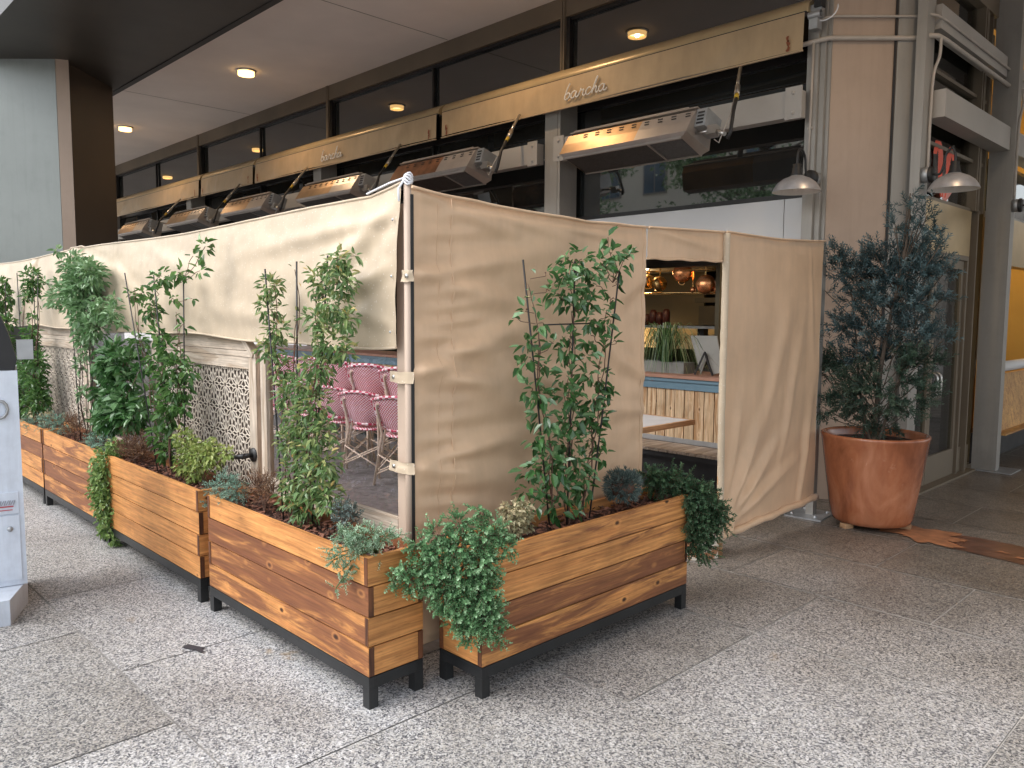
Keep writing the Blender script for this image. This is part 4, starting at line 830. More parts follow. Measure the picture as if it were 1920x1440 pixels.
def lattice(x0,x1,lab,knob=False):
    t=thing('lattice_screen',lab,'lattice screen',((x0+x1)/2,2.01,0),0,'carved wooden lattice screens')
    mb=MB(); y0,y1=2.0,2.035
    mb.box((x0,y0,0),(x0+.085,y1,1.30),0,grain=2); mb.box((x1-.085,y0,0),(x1,y1,1.30),0,grain=2)
    mb.box((x0+.086,y0+.001,1.235),(x1-.086,y1,1.30),0,grain=0); mb.box((x0+.086,y0+.001,.12),(x1-.086,y1,.20),0,grain=0)
    mb.box((x0,y0-.002,1.303),(x1,y1+.002,1.335),0,grain=0)
    mb.build('frame',M['greywood'],t)
    mb=MB(); mb.box((x0+.12,y0+.006,1.338),(x1-.12,y1-.004,1.45),0,grain=0)
    for s,xa in ((1,x0),(-1,x1)): mb.bar((xa+s*.02,2.012,1.31),(xa+s*.22,2.012,1.47),.03,.045,up=(0,1,0))
    mb.build('header_board',M['greywood'],t)
    mb=MB(); a0,a1=x0+.086,x1-.086; z0,z1=.20,1.235; S=.158; w=.0060; d=.004; yc=2.018
    def seg(p,q):
        def cl(p,q):
            # clip to the panel
            for ax,lo,hi in ((0,a0,a1),(1,z0,z1)):
                for lim,sg in ((lo,1),(hi,-1)):
                    dp=(p[ax]-lim)*sg; dq=(q[ax]-lim)*sg
                    if dp<0 and dq<0: return None
                    if dp<0 or dq<0:
                        tt=dp/(dp-dq); m=(p[0]+(q[0]-p[0])*tt,p[1]+(q[1]-p[1])*tt)
                        if dp<0: p=m
                        else: q=m
            return p,q
        c=cl(p,q)
        if c and math.dist(*c)>.004: mb.bar((c[0][0],yc,c[0][1]),(c[1][0],yc,c[1][1]),w,d,up=(0,1,0),r=.3)
    j=0; zc=z0-.03
    while zc<z1+S:
        xc=a0-.03+(S/2 if j%2 else 0)
        while xc<a1+S:
            P=lambda r,a:(xc+r*cos(a),zc+r*sin(a))
            for k in range(12):
                a=k*pi/6+pi/12; b=a+pi/6; h=a+pi/12; tip=S/2 if (k+1)%2==0 else S/math.sqrt(3)
                seg(P(.013,a),P(.050,a)); seg(P(.050,a),P(tip,h)); seg(P(tip,h),P(.050,b))
            xc+=S
        zc+=S*.866; j+=1
    mb.build('lattice',M['lat'],t)
    mb=MB(); mb.box((x0+.07,2.037,.15),(x1-.07,2.042,1.26)); mb.build('dark_back_sheet',M['backing'],t)  # dark sheet added behind the lattice so its holes look dark
    if knob:
        mb=MB(); kx=x1-.045; mb.lathe([(.0,.012),(.038,.010),(.040,0)],(kx,2.0,.765),16,axis=(0,-1,0)); mb.tube([(kx,1.99,.765),(kx,1.94,.765)],.013,8); mb.tube([(kx+.01,1.945,.765),(kx-.05,1.93,.755),(kx-.11,1.93,.745)],[.016,.013,.009],8)
        mb.build('handle',M['iron'],t)
lattice(-5.54,-4.035,'carved lattice screen with a black handle, nearest the chairs',True)
lattice(-8.50,-6.96,'farther carved lattice screen behind the tall bushy vine')
lattice(-11.4,-9.9,'farthest carved lattice screen, behind the white cabinet')

# ================================================================ PLANTERS
def planter(x0,x1,y0,y1,lab,rows,ends,seed,longaxis=0):
    rn=random.Random(seed)
    t=thing('wooden_planter',lab,'planter',((x0+x1)/2,(y0+y1)/2,0),0,'long stained plank planters on black steel frames')
    Z=[.130,.252,.370,.492,.610]; th=.024
    mb=MB()
    for i in range(4):
        z0,z1=Z[i]+.0028,Z[i+1]-.0028
        e=(i%2==0)
        j=rn.uniform(-.001,.001)
        if longaxis==0:
            a0,a1=(x0,x1) if e else (x0+th+.001,x1-th-.001)
            mb.box((a0,y0+j,z0),(a1,y0+th+j,z1),0,rows[i],0); mb.box((a0,y1-th,z0),(a1,y1,z1),0,rn.random(),0)
            b0,b1=(y0+th+.001,y1-th-.001) if e else (y0,y1)
            mb.box((x0+j,b0,z0),(x0+th+j,b1,z1),0 ,ends[i],1); mb.box((x1-th+j,b0,z0),(x1+j,b1,z1),0,ends[i]*.9,1)
        else:
            a0,a1=(y0,y1) if e else (y0+th+.001,y1-th-.001)
            mb.box((x1-th+j,a0,z0),(x1+j,a1,z1),0,rows[i],1); mb.box((x0,a0,z0),(x0+th,a1,z1),0,rn.random(),1)
            b0,b1=(x0+th+.001,x1-th-.001) if e else (x0,x1)
            mb.box((b0,y0+j,z0),(b1,y0+th+j,z1),0,ends[i],0); mb.box((b0,y1-th,z0),(b1,y1,z1),0,ends[i],0)
    # dark end grain caps where plank ends show at the corners
    for i in range(4):
        z0,z1=Z[i]+.003,Z[i+1]-.003; e=(i%2==0)
        if longaxis==0:
            if e:
                mb.box((x1+.0004,y0+.001,z0),(x1+.0024,y0+th,z1),1,.5,2); mb.box((x1+.0004,y1-th,z0),(x1+.0024,y1-.001,z1),1,.5,2)
            else:
                mb.box((x1-th+.001,y0-.0024,z0),(x1-.001,y0-.0004,z1),1,.5,2); mb.box((x0+.001,y0-.0024,z0),(x0+th,y0-.0004,z1),1,.5,2)
        else:
            if e: mb.box((x1-th,y0-.0024,z0),(x1-.001,y0-.0004,z1),1,.5,2)
            else: mb.box((x1+.0004,y0+.001,z0),(x1+.0024,y0+th,z1),1,.5,2); mb.box((x1+.0004,y1-th,z0),(x1+.0024,y1-.001,z1),1,.5,2)
    mb.build('planks',[M['plank'],M['plankend']],t)
    # recessed dark liner so the gaps between planks read as gaps
    mb=MB(); mb.box((x0+th+.003,y0+th+.003,.12),(x1-th-.003,y1-th-.003,.52)); mb.build('liner',M['rubber'],t)
    mb=MB(); q=.042
    mb.box((x0,y0,.082),(x1,y0+.03,.1285)); mb.box((x0,y1-.03,.082),(x1,y1,.1285)); mb.box((x0,y0+.031,.082),(x0+.03,y1-.031,.1285)); mb.box((x1-.03,y0+.031,.082),(x1,y1-.031,.1285))
    fr=mb.build('steel_frame',M['black'],t)
    for xa in (x0,x1-q):
        for ya in (y0,y1-q):
            mb=MB(); mb.box((xa-.0005,ya-.0005,0),(xa+q+.0005,ya+q+.0005,.0815)); mb.build('leg',M['black'],fr)
    mb=MB()
    i0,i1,j0,j1=x0+th,x1-th,y0+th,y1-th
    nu,nv=(60,12) if longaxis==0 else (12,60)
    mb.grid(lambda u,v:(i0+u*(i1-i0),j0+v*(j1-j0),.555+.018*MN.noise((u*nu*.35,v*nv*.35,seed))+.012*MN.noise((u*nu,v*nv,seed))),nu,nv)
    mb.build('soil',M['soil'],t)
    mb=MB()
    for k in range(520):
        L=rn.uniform(.012,.038); x=rn.uniform(i0+.01,i1-.01); y=rn.uniform(j0+.01,j1-.01); z=.560+rn.uniform(0,.022)
        R=Matrix.Rotation(rn.uniform(0,6.3),3,'Z')@Matrix.Rotation(rn.uniform(-.5,.5),3,'Y')@Matrix.Rotation(rn.uniform(-.5,.5),3,'X')
        mb.box((x-L/2,y-L*.2,z),(x+L/2,y+L*.2,z+.004),0,rn.random(),0,rot=R)
    mb.build('bark_mulch',M['chip'],t,kind='stuff')
    return t
planter(-3.965,-2.512,1.685,1.950,'dark stained plank planter left of the enclosure corner, under the silvery trailing plant',[.62,.78,.92,.08],[.05,.08,.1,.05],1)
planter(-2.542,-2.272,2.062,3.520,'plank planter along the tan end wall, a juniper spilling over its near end',[.66,.80,.36,.44],[.12,.1,.2,.2],2,1)
planter(-5.600,-4.095,1.690,1.955,'evenly golden plank planter before the lattice screen, second from the enclosure corner',[.12,.22,.16,.06],[.3,.3,.3,.3],3)
planter(-7.065,-5.650,1.690,1.955,'brown weathered plank planter left of the lime green trailing plant',[.7,.9,.62,.5],[.3,.3,.3,.3],4)
planter(-8.560,-7.105,1.690,1.955,'plank planter partly hidden behind the white cabinet',[.3,.5,.86,.2],[.2,.3,.3,.3],5)

# ================================================================ PLANTS
def rdir(rn,dz=0):
    while True:
        v=Vector((rn.uniform(-1,1),rn.uniform(-1,1),rn.uniform(-1,1)+dz))
        if .1<v.length: return v.normalized()
def leaves(mb,cl,dens,L,W,rn,droop=.3,flat=.8,lo=None,per=1.0):
    dens*=2.9; L*=1.15; W*=1.3
    for (x,y,z,r) in cl:
        n=max(3,int(r*r*dens))
        for i in range(n):
            v=rdir(rn); q=r*rn.random()**.45*1.42
            p=Vector((x,y,z))+Vector((v.x*q,v.y*q*flat,v.z*q))
            d=(v+rdir(rn)*.8+Vector((0,0,-droop))); nn=Vector((0,0,1))+rdir(rn)*.7
            s=rn.uniform(.65,1.2)
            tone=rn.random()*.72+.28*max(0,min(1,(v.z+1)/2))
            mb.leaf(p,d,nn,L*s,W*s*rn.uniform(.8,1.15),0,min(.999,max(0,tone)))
def sprigs(mb,ms,cl,dens,TL,L,W,rn,droop=.2,nl=12,flat=.9,out=None,base=None):
    for (x,y,z,r) in cl:
        r*=1.1; n=max(4,int(r*r*dens*2.0)); 
        for i in range(n):
            v=rdir(rn); q=r*rn.random()**.5*.9
            p=Vector((x,y,z))+Vector((v.x*q,v.y*q*flat,v.z*q))
            d=(v*.9+rdir(rn)*.6+Vector((0,0,-droop))); 
            if out: d+=Vector(out)
            if base is not None: d+=(Vector((x,y,z))-Vector(base)).normalized()*.7
            d.normalize(); TT=TL*rn.uniform(.6,1.2)
            sd=d.orthogonal().normalized(); sd=Quaternion(d,rn.uniform(0,6.3))@sd
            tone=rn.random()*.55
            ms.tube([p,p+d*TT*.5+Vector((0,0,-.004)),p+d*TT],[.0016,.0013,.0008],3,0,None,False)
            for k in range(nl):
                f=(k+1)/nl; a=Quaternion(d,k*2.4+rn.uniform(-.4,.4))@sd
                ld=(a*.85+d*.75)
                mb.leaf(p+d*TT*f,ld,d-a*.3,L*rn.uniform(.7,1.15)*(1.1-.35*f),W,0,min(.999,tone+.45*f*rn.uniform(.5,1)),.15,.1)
def pathto(rn,base,cl):
    b=Vector(base); c=Vector(cl[:3]); m=b.lerp(c,.5)+Vector((rn.uniform(-.03,.03),rn.uniform(-.03,.03),.0))
    return [b,b.lerp(m,.55)+Vector((rn.uniform(-.012,.012),rn.uniform(-.012,.012),0)),m,m.lerp(c,.5)+Vector((rn.uniform(-.015,.015),0,.01)),c]
def vine(key,lab,leafm,seed,dens=10500,L=.044,W=.019,bar=False,stemm='stem',extra=None,group='climbing vines on black trellis stakes'):
    cl=D[key]; st=D[key+'s']; rn=random.Random(seed)
    bx=sum(st[i][0] for i in (0,2,4))/3; by=sum(st[i][1] for i in (0,2,4))/3
    t=thing('climbing_vine',lab,'vine',(bx,by,.56),0,group)
    for i in range(0,6,2):
        a=Vector(st[i][:3]); b=Vector(st[i+1][:3]); dy=(i/2-1)*.03
        a.z=.45; mb=MB(); off=Vector((0,dy,0)) if key!='VR' else Vector((dy,0,0))
        pts=[a+off,a.lerp(b,.5)+off+Vector((.003,0,0)),b+off]; mb.tube(pts,.0042,6); mb.build('stake',M['stake'],t)
    if bar:
        p,q=D['VRbar']; mb=MB(); mb.tube([Vector(p[:3]),Vector(q[:3])],.0035,5); mb.build('cross_wire',M['stake'],t)
    mb=MB()
    for i in range(0,6,2):
        a=Vector(st[i][:3]); a.z=.55; b=Vector(st[i+1][:3])
        for w in range(2):
            ph=rn.uniform(0,6); tw=rn.uniform(9,15); n=34; top=rn.uniform(.75,1.0)
            mb.tube([a.lerp(b,top*k/n)+Vector((.013*cos(ph+tw*k/n),.013*sin(ph+tw*k/n),0))+Vector((rn.uniform(-.004,.004),0,0)) for k in range(n+1)],[.0042*(1-.6*k/n) for k in range(n+1)],5)
    for c in cl:
        # nearest stake point a bit lower than the clump
        best=None
        for i in range(0,6,2):
            a=Vector(st[i][:3]); b=Vector(st[i+1][:3])
            f=max(.05,min(.95,((c[2]-c[3]*1.5)-a.z)/(b.z-a.z))); p=a.lerp(b,f)
            dd=(p-Vector(c[:3])).length
            if best is None or dd<best[0]: best=(dd,p)
        mb.tube(catmull([tuple(v) for v in pathto(rn,best[1],c)],3),.0019,4)
    mb.build('stem',M[stemm],t)
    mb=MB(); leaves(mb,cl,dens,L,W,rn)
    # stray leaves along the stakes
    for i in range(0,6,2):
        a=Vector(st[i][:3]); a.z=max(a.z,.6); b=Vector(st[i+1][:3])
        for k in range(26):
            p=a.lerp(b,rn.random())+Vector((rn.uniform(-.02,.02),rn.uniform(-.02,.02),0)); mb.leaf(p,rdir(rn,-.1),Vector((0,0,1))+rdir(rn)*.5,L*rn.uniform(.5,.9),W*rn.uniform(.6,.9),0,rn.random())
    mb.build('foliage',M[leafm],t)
    return t
vine('V1','bushy vine with some yellowing leaves, rising from the planter beside the enclosure corner','lfy',11,14000,.034,.0130)
vine('VR','glossy dark leaved vine against the tan canvas end wall','lfd',12,4300,.050,.022,True)
vine('V2','sparse open vine in the golden planter with long loose shoots','lfj',13,8200,.048,.021)
vine('V3','vine with a dense pale green bushy head over bare twisted stems','lfjl',14,10000,.046,.020,stemm='bark')
vine('V4','slim vine in the planter next to the white cabinet','lfj',15,9000,.048,.020)
vine('V5','vine farthest left, only its leaves showing above the cabinet','lfj',16,9500,.048,.020)
def shrub(name,key,lab,cat,mat,fn,seed,base=None,stem='stem',group=None):
    cl=D[key]; rn=random.Random(seed)
    bx=sum(c[0] for c in cl)/len(cl); by=sum(c[1] for c in cl)/len(cl)
    b=base or (bx,by,.56)
    t=thing(name,lab,cat,b,0,group)
    ml=MB(); ms=MB()
    for c in cl:
        up=Vector(b)+Vector((0,0,.05)); mid=Vector(c[:3]).lerp(up,.5)+Vector((0,0,.02 if c[2]<b[2] else 0))
        ms.tube(catmull([b,tuple(up.lerp(mid,.6)),tuple(mid),c[:3]],3),.0026,4)
    fn(ml,ms,cl,rn,b)
    ml.build('foliage',M[mat],t); ms.build('stem',M[stem],t)
    return t
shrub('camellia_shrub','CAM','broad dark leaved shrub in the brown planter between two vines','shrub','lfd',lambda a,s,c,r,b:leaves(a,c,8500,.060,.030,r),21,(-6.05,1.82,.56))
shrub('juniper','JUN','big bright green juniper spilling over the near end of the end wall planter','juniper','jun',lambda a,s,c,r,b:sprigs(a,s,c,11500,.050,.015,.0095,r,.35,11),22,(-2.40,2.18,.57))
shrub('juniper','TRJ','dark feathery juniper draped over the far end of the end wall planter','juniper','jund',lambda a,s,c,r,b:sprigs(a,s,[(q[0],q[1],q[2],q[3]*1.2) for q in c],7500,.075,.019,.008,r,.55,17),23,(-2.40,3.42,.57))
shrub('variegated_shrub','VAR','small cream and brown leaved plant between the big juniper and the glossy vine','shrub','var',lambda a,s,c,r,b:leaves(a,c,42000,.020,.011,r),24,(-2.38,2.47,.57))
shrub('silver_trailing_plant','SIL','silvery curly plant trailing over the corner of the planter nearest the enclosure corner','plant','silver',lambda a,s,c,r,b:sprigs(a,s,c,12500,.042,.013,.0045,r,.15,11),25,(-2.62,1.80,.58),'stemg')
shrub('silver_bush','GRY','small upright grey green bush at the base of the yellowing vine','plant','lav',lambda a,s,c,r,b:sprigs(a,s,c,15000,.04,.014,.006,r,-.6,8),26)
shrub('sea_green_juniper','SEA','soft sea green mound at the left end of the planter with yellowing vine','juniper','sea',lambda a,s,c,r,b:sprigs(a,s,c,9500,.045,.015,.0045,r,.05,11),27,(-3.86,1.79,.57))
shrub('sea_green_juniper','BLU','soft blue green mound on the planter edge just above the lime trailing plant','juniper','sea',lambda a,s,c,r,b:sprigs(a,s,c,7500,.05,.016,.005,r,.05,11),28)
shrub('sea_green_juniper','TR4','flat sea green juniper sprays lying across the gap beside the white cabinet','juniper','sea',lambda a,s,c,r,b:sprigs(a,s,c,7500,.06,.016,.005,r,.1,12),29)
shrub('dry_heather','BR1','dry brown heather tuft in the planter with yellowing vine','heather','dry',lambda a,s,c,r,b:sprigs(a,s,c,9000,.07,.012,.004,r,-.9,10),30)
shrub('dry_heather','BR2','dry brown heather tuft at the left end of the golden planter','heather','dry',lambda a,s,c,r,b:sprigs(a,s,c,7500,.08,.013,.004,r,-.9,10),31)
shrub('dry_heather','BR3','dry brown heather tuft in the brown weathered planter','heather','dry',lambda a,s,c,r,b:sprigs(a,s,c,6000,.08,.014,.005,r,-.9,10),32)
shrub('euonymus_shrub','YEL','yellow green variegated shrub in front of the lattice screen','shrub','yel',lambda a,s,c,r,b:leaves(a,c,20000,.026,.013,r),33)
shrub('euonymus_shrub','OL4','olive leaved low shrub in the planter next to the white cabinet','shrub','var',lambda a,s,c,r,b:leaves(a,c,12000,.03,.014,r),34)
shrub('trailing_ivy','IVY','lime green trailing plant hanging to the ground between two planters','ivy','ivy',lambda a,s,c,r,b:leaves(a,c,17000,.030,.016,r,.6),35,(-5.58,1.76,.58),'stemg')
# round lavender ball
x,y,z,r=D['LAV'][0]; rn=random.Random(36); t=thing('lavender_ball','round clipped grey green ball at the far half of the end wall planter','plant',(x,y,.56))
ml=MB();ms=MB()
for i in range(620):
    v=rdir(rn); 
    if v.z<-.75: continue
    p=Vector((x,y,z))+v*r*rn.uniform(.55,.92)
    sd=v.orthogonal().normalized()
    for k in range(5):
        a=Quaternion(v,k*1.3+i)@sd; ml.leaf(p,v+a*.55,a,.026*rn.uniform(.7,1.2),.0035,0,rn.random())
ms.lathe([(0,-r*.7),(r*.55,-r*.4),(r*.62,0),(r*.5,r*.4),(0,r*.62)],(x,y,z),14); ml.build('foliage',M['lav'],t); ms.build('stem',M['stem'],t)

# ================================================================ TERRACOTTA POT AND TREE
PC=(-2.265,5.955)
t=thing('terracotta_pot','big glazed terracotta pot standing at the building corner beside the canvas panel','pot',(PC[0],PC[1],0))
mb=MB(); mb.lathe([(0,.035),(.245,.035),(.268,.045),(.282,.075),(.302,.20),(.330,.40),(.352,.56),(.366,.655),(.372,.672),(.371,.684),(.362,.690),(.345,.688),(.338,.672),(.325,.60)],(PC[0],PC[1],0),72); mb.build('body',M['pot'],t)
mb=MB(); mb.grid(lambda u,v:(PC[0]+.335*(u*2-1)*math.sqrt(max(0,1-(v*2-1)**2/2)),PC[1]+.335*(v*2-1)*math.sqrt(max(0,1-(u*2-1)**2/2)),.628+.012*MN.noise((u*9,v*9,2))),24,24); mb.build('soil',M['soil'],t)
for a in (-1.95,.25,2.2):
    mb=MB(); cx,cy=PC[0]+.235*cos(a),PC[1]+.235*sin(a); mb.box((cx-.035,cy-.03,0),(cx+.035,cy+.03,.036),0,.1,0,rot=Matrix.Rotation(a,3,'Z')); mb.build('foot_block',M['polewood'],t)
t=thing('potted_conifer','tall loose blue green conifer growing in the big terracotta pot','tree',(PC[0],PC[1],.64))
rn=random.Random(50); cl=[(c[0],c[1]+rn.uniform(-.12,.12),c[2],c[3]*(.55 if c[2]>2.02 else .92)) for c in D['TREE']]
mb=MB(); tp=[(PC[0],PC[1],.60),(PC[0]+.01,PC[1],1.0),(PC[0]+.05,PC[1],1.4),(PC[0]+.12,PC[1],1.8),(PC[0]+.16,PC[1],2.1),(PC[0]+.17,PC[1],2.38)]
mb.tube(catmull(tp,5),[.019-.0005*i for i in range(26)],8)
mb.tube(catmull([(PC[0]-.02,PC[1],.6),(PC[0]-.10,PC[1]-.03,.95),(PC[0]-.17,PC[1],1.4),(PC[0]-.22,PC[1],1.75)],5),[.013-.0006*i for i in range(16)],7)
mb.tube(catmull([(PC[0]+.02,PC[1],.6),(PC[0]+.12,PC[1]+.03,1.0),(PC[0]+.25,PC[1],1.5),(PC[0]+.30,PC[1],1.9)],5),[.013-.0006*i for i in range(16)],7)
for c in cl:
    zb=max(.7,c[2]-.22-abs(c[0]-PC[0])*.5); f=max(0,min(1,(zb-.6)/1.78)); bx=PC[0]+.17*f
    mb.tube(catmull([(bx,PC[1],zb),((bx+c[0])/2,(PC[1]+c[1])/2,(zb+c[2])/2-.02),c[:3]],4),.004,4)
mb.build('trunk',M['bark'],t)
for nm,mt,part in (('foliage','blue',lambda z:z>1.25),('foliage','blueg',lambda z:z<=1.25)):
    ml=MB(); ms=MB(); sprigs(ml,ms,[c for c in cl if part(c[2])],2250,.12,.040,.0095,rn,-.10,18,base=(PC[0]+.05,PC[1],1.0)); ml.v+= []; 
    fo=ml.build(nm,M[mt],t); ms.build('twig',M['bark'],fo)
# ================================================================ WALL LAMPS, CONDUIT
def barn_lamp(lab,mx,my,mz,dx,dy,arm=.30,group='galvanized barn lamps on the pilasters'):
    t=thing('barn_lamp',lab,'wall lamp',(mx,my,mz),0,group); d=Vector((dx,dy,0))
    o=Vector((mx,my,mz)); 
    mb=MB(); mb.lathe([(.0,.0),(.062,0),(.062,.05),(.055,.055)],o,18,axis=d); mb.build('junction_box',M['steeld'],t)
    mb=MB(); mb.lathe([(.066,.055),(.066,.075),(.05,.085),(0,.088)],o,18,axis=d); mb.build('back_plate',M['iron'],t)
    c=o+d*arm
    mb=MB(); mb.tube(catmull([tuple(o+d*.08),tuple(o+d*.13+Vector((0,0,.0))),tuple(o+d*.155+Vector((0,0,.07))),tuple(o+d*.17+Vector((0,0,.15))),tuple(o+d*.22+Vector((0,0,.20))),tuple(c+Vector((-dx*.02,-dy*.02,.19))),tuple(c+Vector((0,0,.14))),tuple(c+Vector((0,0,.06)))],5),.0095,8)
    mb.build('gooseneck_arm',M['iron'],t)
    mb=MB(); mb.lathe([(.02,.085),(.034,.08),(.030,.06),(.036,.05),(.038,.02),(.046,.0),(.046,-.012)],c,18); mb.build('socket',M['iron'],t)
    mb=MB(); mb.lathe([(.044,-.008),(.060,-.016),(.105,-.035),(.145,-.065),(.170,-.10),(.182,-.125),(.186,-.135)],c,40); sh=mb.build('shade',M['lamp'],t)
    mb=MB(); mb.lathe([(.183,-.1352),(.166,-.105),(.140,-.07),(.10,-.04),(.04,-.02)],c,40); mb.lathe([(.0,-.128),(.022,-.12),(.028,-.10),(.02,-.06),(0,-.05)],c,14); mb.build('shade_inside',M['lampin'],sh)
    return t
barn_lamp('galvanized barn lamp left of the pink corner pillar, above the canvas panel',-2.995,6.36,2.655,0,-1)
barn_lamp('galvanized barn lamp right of the pink corner pillar, above the potted conifer',-2.345,6.90,2.675,1,0,.235)
barn_lamp('barn lamp at the right edge of the photo, on the farther pilaster',-2.20,8.94,2.62,1,0,.31)
mb=MB(); mb.tube([(-6.0,6.30,3.69),(-4.5,6.30,3.70),(-3.15,6.32,3.735),(-2.97,6.37,3.755),(-2.93,6.405,3.765),(-2.46,6.875,3.765),(-2.34,6.905,3.765),(-2.30,6.95,3.765),(-2.29,7.1,3.765),(-2.275,12.2,3.765)],.020,8)
mb.build('conduit_pipe',M['pipe'],label='thicker painted conduit wrapping round the building corner',cat='pipe')
mb=MB(); mb.tube([(-3.02,6.33,3.90),(-2.95,6.40,3.93),(-2.90,6.44,3.935),(-2.46,6.88,3.935),(-2.35,6.905,3.93),(-2.31,6.95,3.92),(-2.29,7.1,3.915),(-2.275,12.2,3.915)],.011,7)
mb.build('conduit_pipe',M['pipe'],label='thin upper conduit running above the thicker one around the corner',cat='pipe')
mb=MB(); mb.tube([(-3.035,6.345,3.74),(-3.04,6.348,3.2),(-3.045,6.348,2.70)],.011,7); mb.box((-3.06,6.34,3.06),(-3.02,6.36,3.075)); mb.build('conduit_pipe',M['pipe'],label='thin conduit dropping to the barn lamp on the left pilaster',cat='pipe')
mb=MB(); mb.tube(catmull([(-2.29,6.99,3.77),(-2.29,6.985,3.62),(-2.325,6.975,3.48),(-2.332,6.967,3.2),(-2.332,6.965,2.9),(-2.332,6.965,2.72)],5),.012,7); mb.build('conduit_pipe',M['pipe'],label='thin conduit bending down to the lamp beside the door',cat='pipe')
mb=MB(); mb.tube(catmull([(-2.20,9.05,3.74),(-2.19,9.05,3.6),(-2.19,8.96,3.4),(-2.19,8.94,3.0),(-2.19,8.94,2.69)],5),.012,7); mb.build('conduit_pipe',M['pipe'],label='thin conduit dropping down the farther pilaster at the right edge',cat='pipe')
t=thing('awning_motor','small grey awning motor bracket with a looped cable near the top of the pink pillar','bracket',(-3.0,6.33,3.9))
mb=MB(); mb.box((-3.04,6.26,3.82),(-2.97,6.34,3.90)); mb.lathe([(.03,-.05),(.03,.05)],(-3.0,6.28,3.93),12,axis=(1,0,0)); mb.box((-3.05,6.30,3.92),(-2.96,6.36,4.02)); mb.build('bracket',M['steeld'],t)
mb=MB(); mb.tube([(-2.93+.09*cos(a)+.0,6.33+.03*sin(a),3.96+.085*sin(a)) for a in [2.4+i*.3 for i in range(15)]],.0055,5); mb.build('cable',M['rope'],t)
mb=MB(); mb.box((-3.01,6.27,3.99),(-2.95,6.35,4.12)); mb.build('housing',M['rubber'],t)

# ================================================================ INSIDE THE ENCLOSURE
t=thing('banquette_bench','long pale plank banquette with blue rail and terracotta ledge along the restaurant front','bench',(-7,5.9,0))
rn=random.Random(60)
mb=MB(); x=-12.4
while x<-3.18:
    mb.box((x,5.945+rn.uniform(-.002,.002),.45),(x+.090,5.965,.885),0,rn.random()*.6,2); x+=.100
mb.build('backrest',M['palewood'],t)
mb=MB(); mb.box((-12.4,5.97,.05),(-3.18,5.99,.88)); mb.box((-12.4,5.6,.02),(-3.18,5.62,.36)); mb.box((-12.4,5.52,.355),(-3.18,5.56,.398)); mb.build('underframe',M['rubber'],t)
mb=MB(); mb.box((-12.4,5.93,.888),(-3.18,6.0,.985)); mb.box((-12.4,5.915,.955),(-3.18,5.929,.985)); mb.build('blue_rail',M['bluep'],t)
mb=MB(); mb.box((-12.4,5.90,.987),(-3.18,6.52,1.015)); mb.build('ledge',M['terra'],t)
mb=MB(); mb.box((-12.4,5.86,.425),(-3.18,5.94,.448)); mb.box((-12.4,5.855,.43),(-3.18,5.862,.470)); mb.build('metal_strip',M['steeld'],t)
mb=MB(); x=-12.4
while x<-3.2:
    mb.box((x,5.50,.40),(x+.082,5.853,.424),0,rn.random(),1); x+=.09
mb.build('seat',M['slat'],t)
for x in (-3.4,-4.3,-5.2,-6.1,-7.5,-9,-10.5):
    mb=MB(); mb.box((x,5.58,0),(x+.05,5.63,.39)); mb.build('leg',M['rubber'],t)
t=thing('cafe_table','marble topped cafe table with wooden edge just inside the doorway','table',(-3.75,4.8,0))
mb=MB(); mb.box((-4.17,4.48,.722),(-3.33,5.15,.752)); mb.build('tabletop',M['marble'],t)
mb=MB(); mb.box((-4.2,4.45,.715),(-3.3,4.479,.753),0,grain=0); mb.box((-4.2,5.151,.715),(-3.3,5.18,.753),0,grain=0); mb.box((-3.329,4.48,.715),(-3.3,5.15,.753),0,grain=1); mb.box((-4.2,4.48,.715),(-4.171,5.15,.753),0,grain=1); mb.build('wooden_edge',M['polewood'],t)
mb=MB(); mb.tube([(-3.75,4.8,.02),(-3.75,4.8,.71)],.04,12); mb.build('pedestal',M['iron'],t)
mb=MB(); mb.lathe([(.25,0),(.25,.012),(.05,.03)],(-3.75,4.8,0),24); mb.build('base',M['iron'],t)
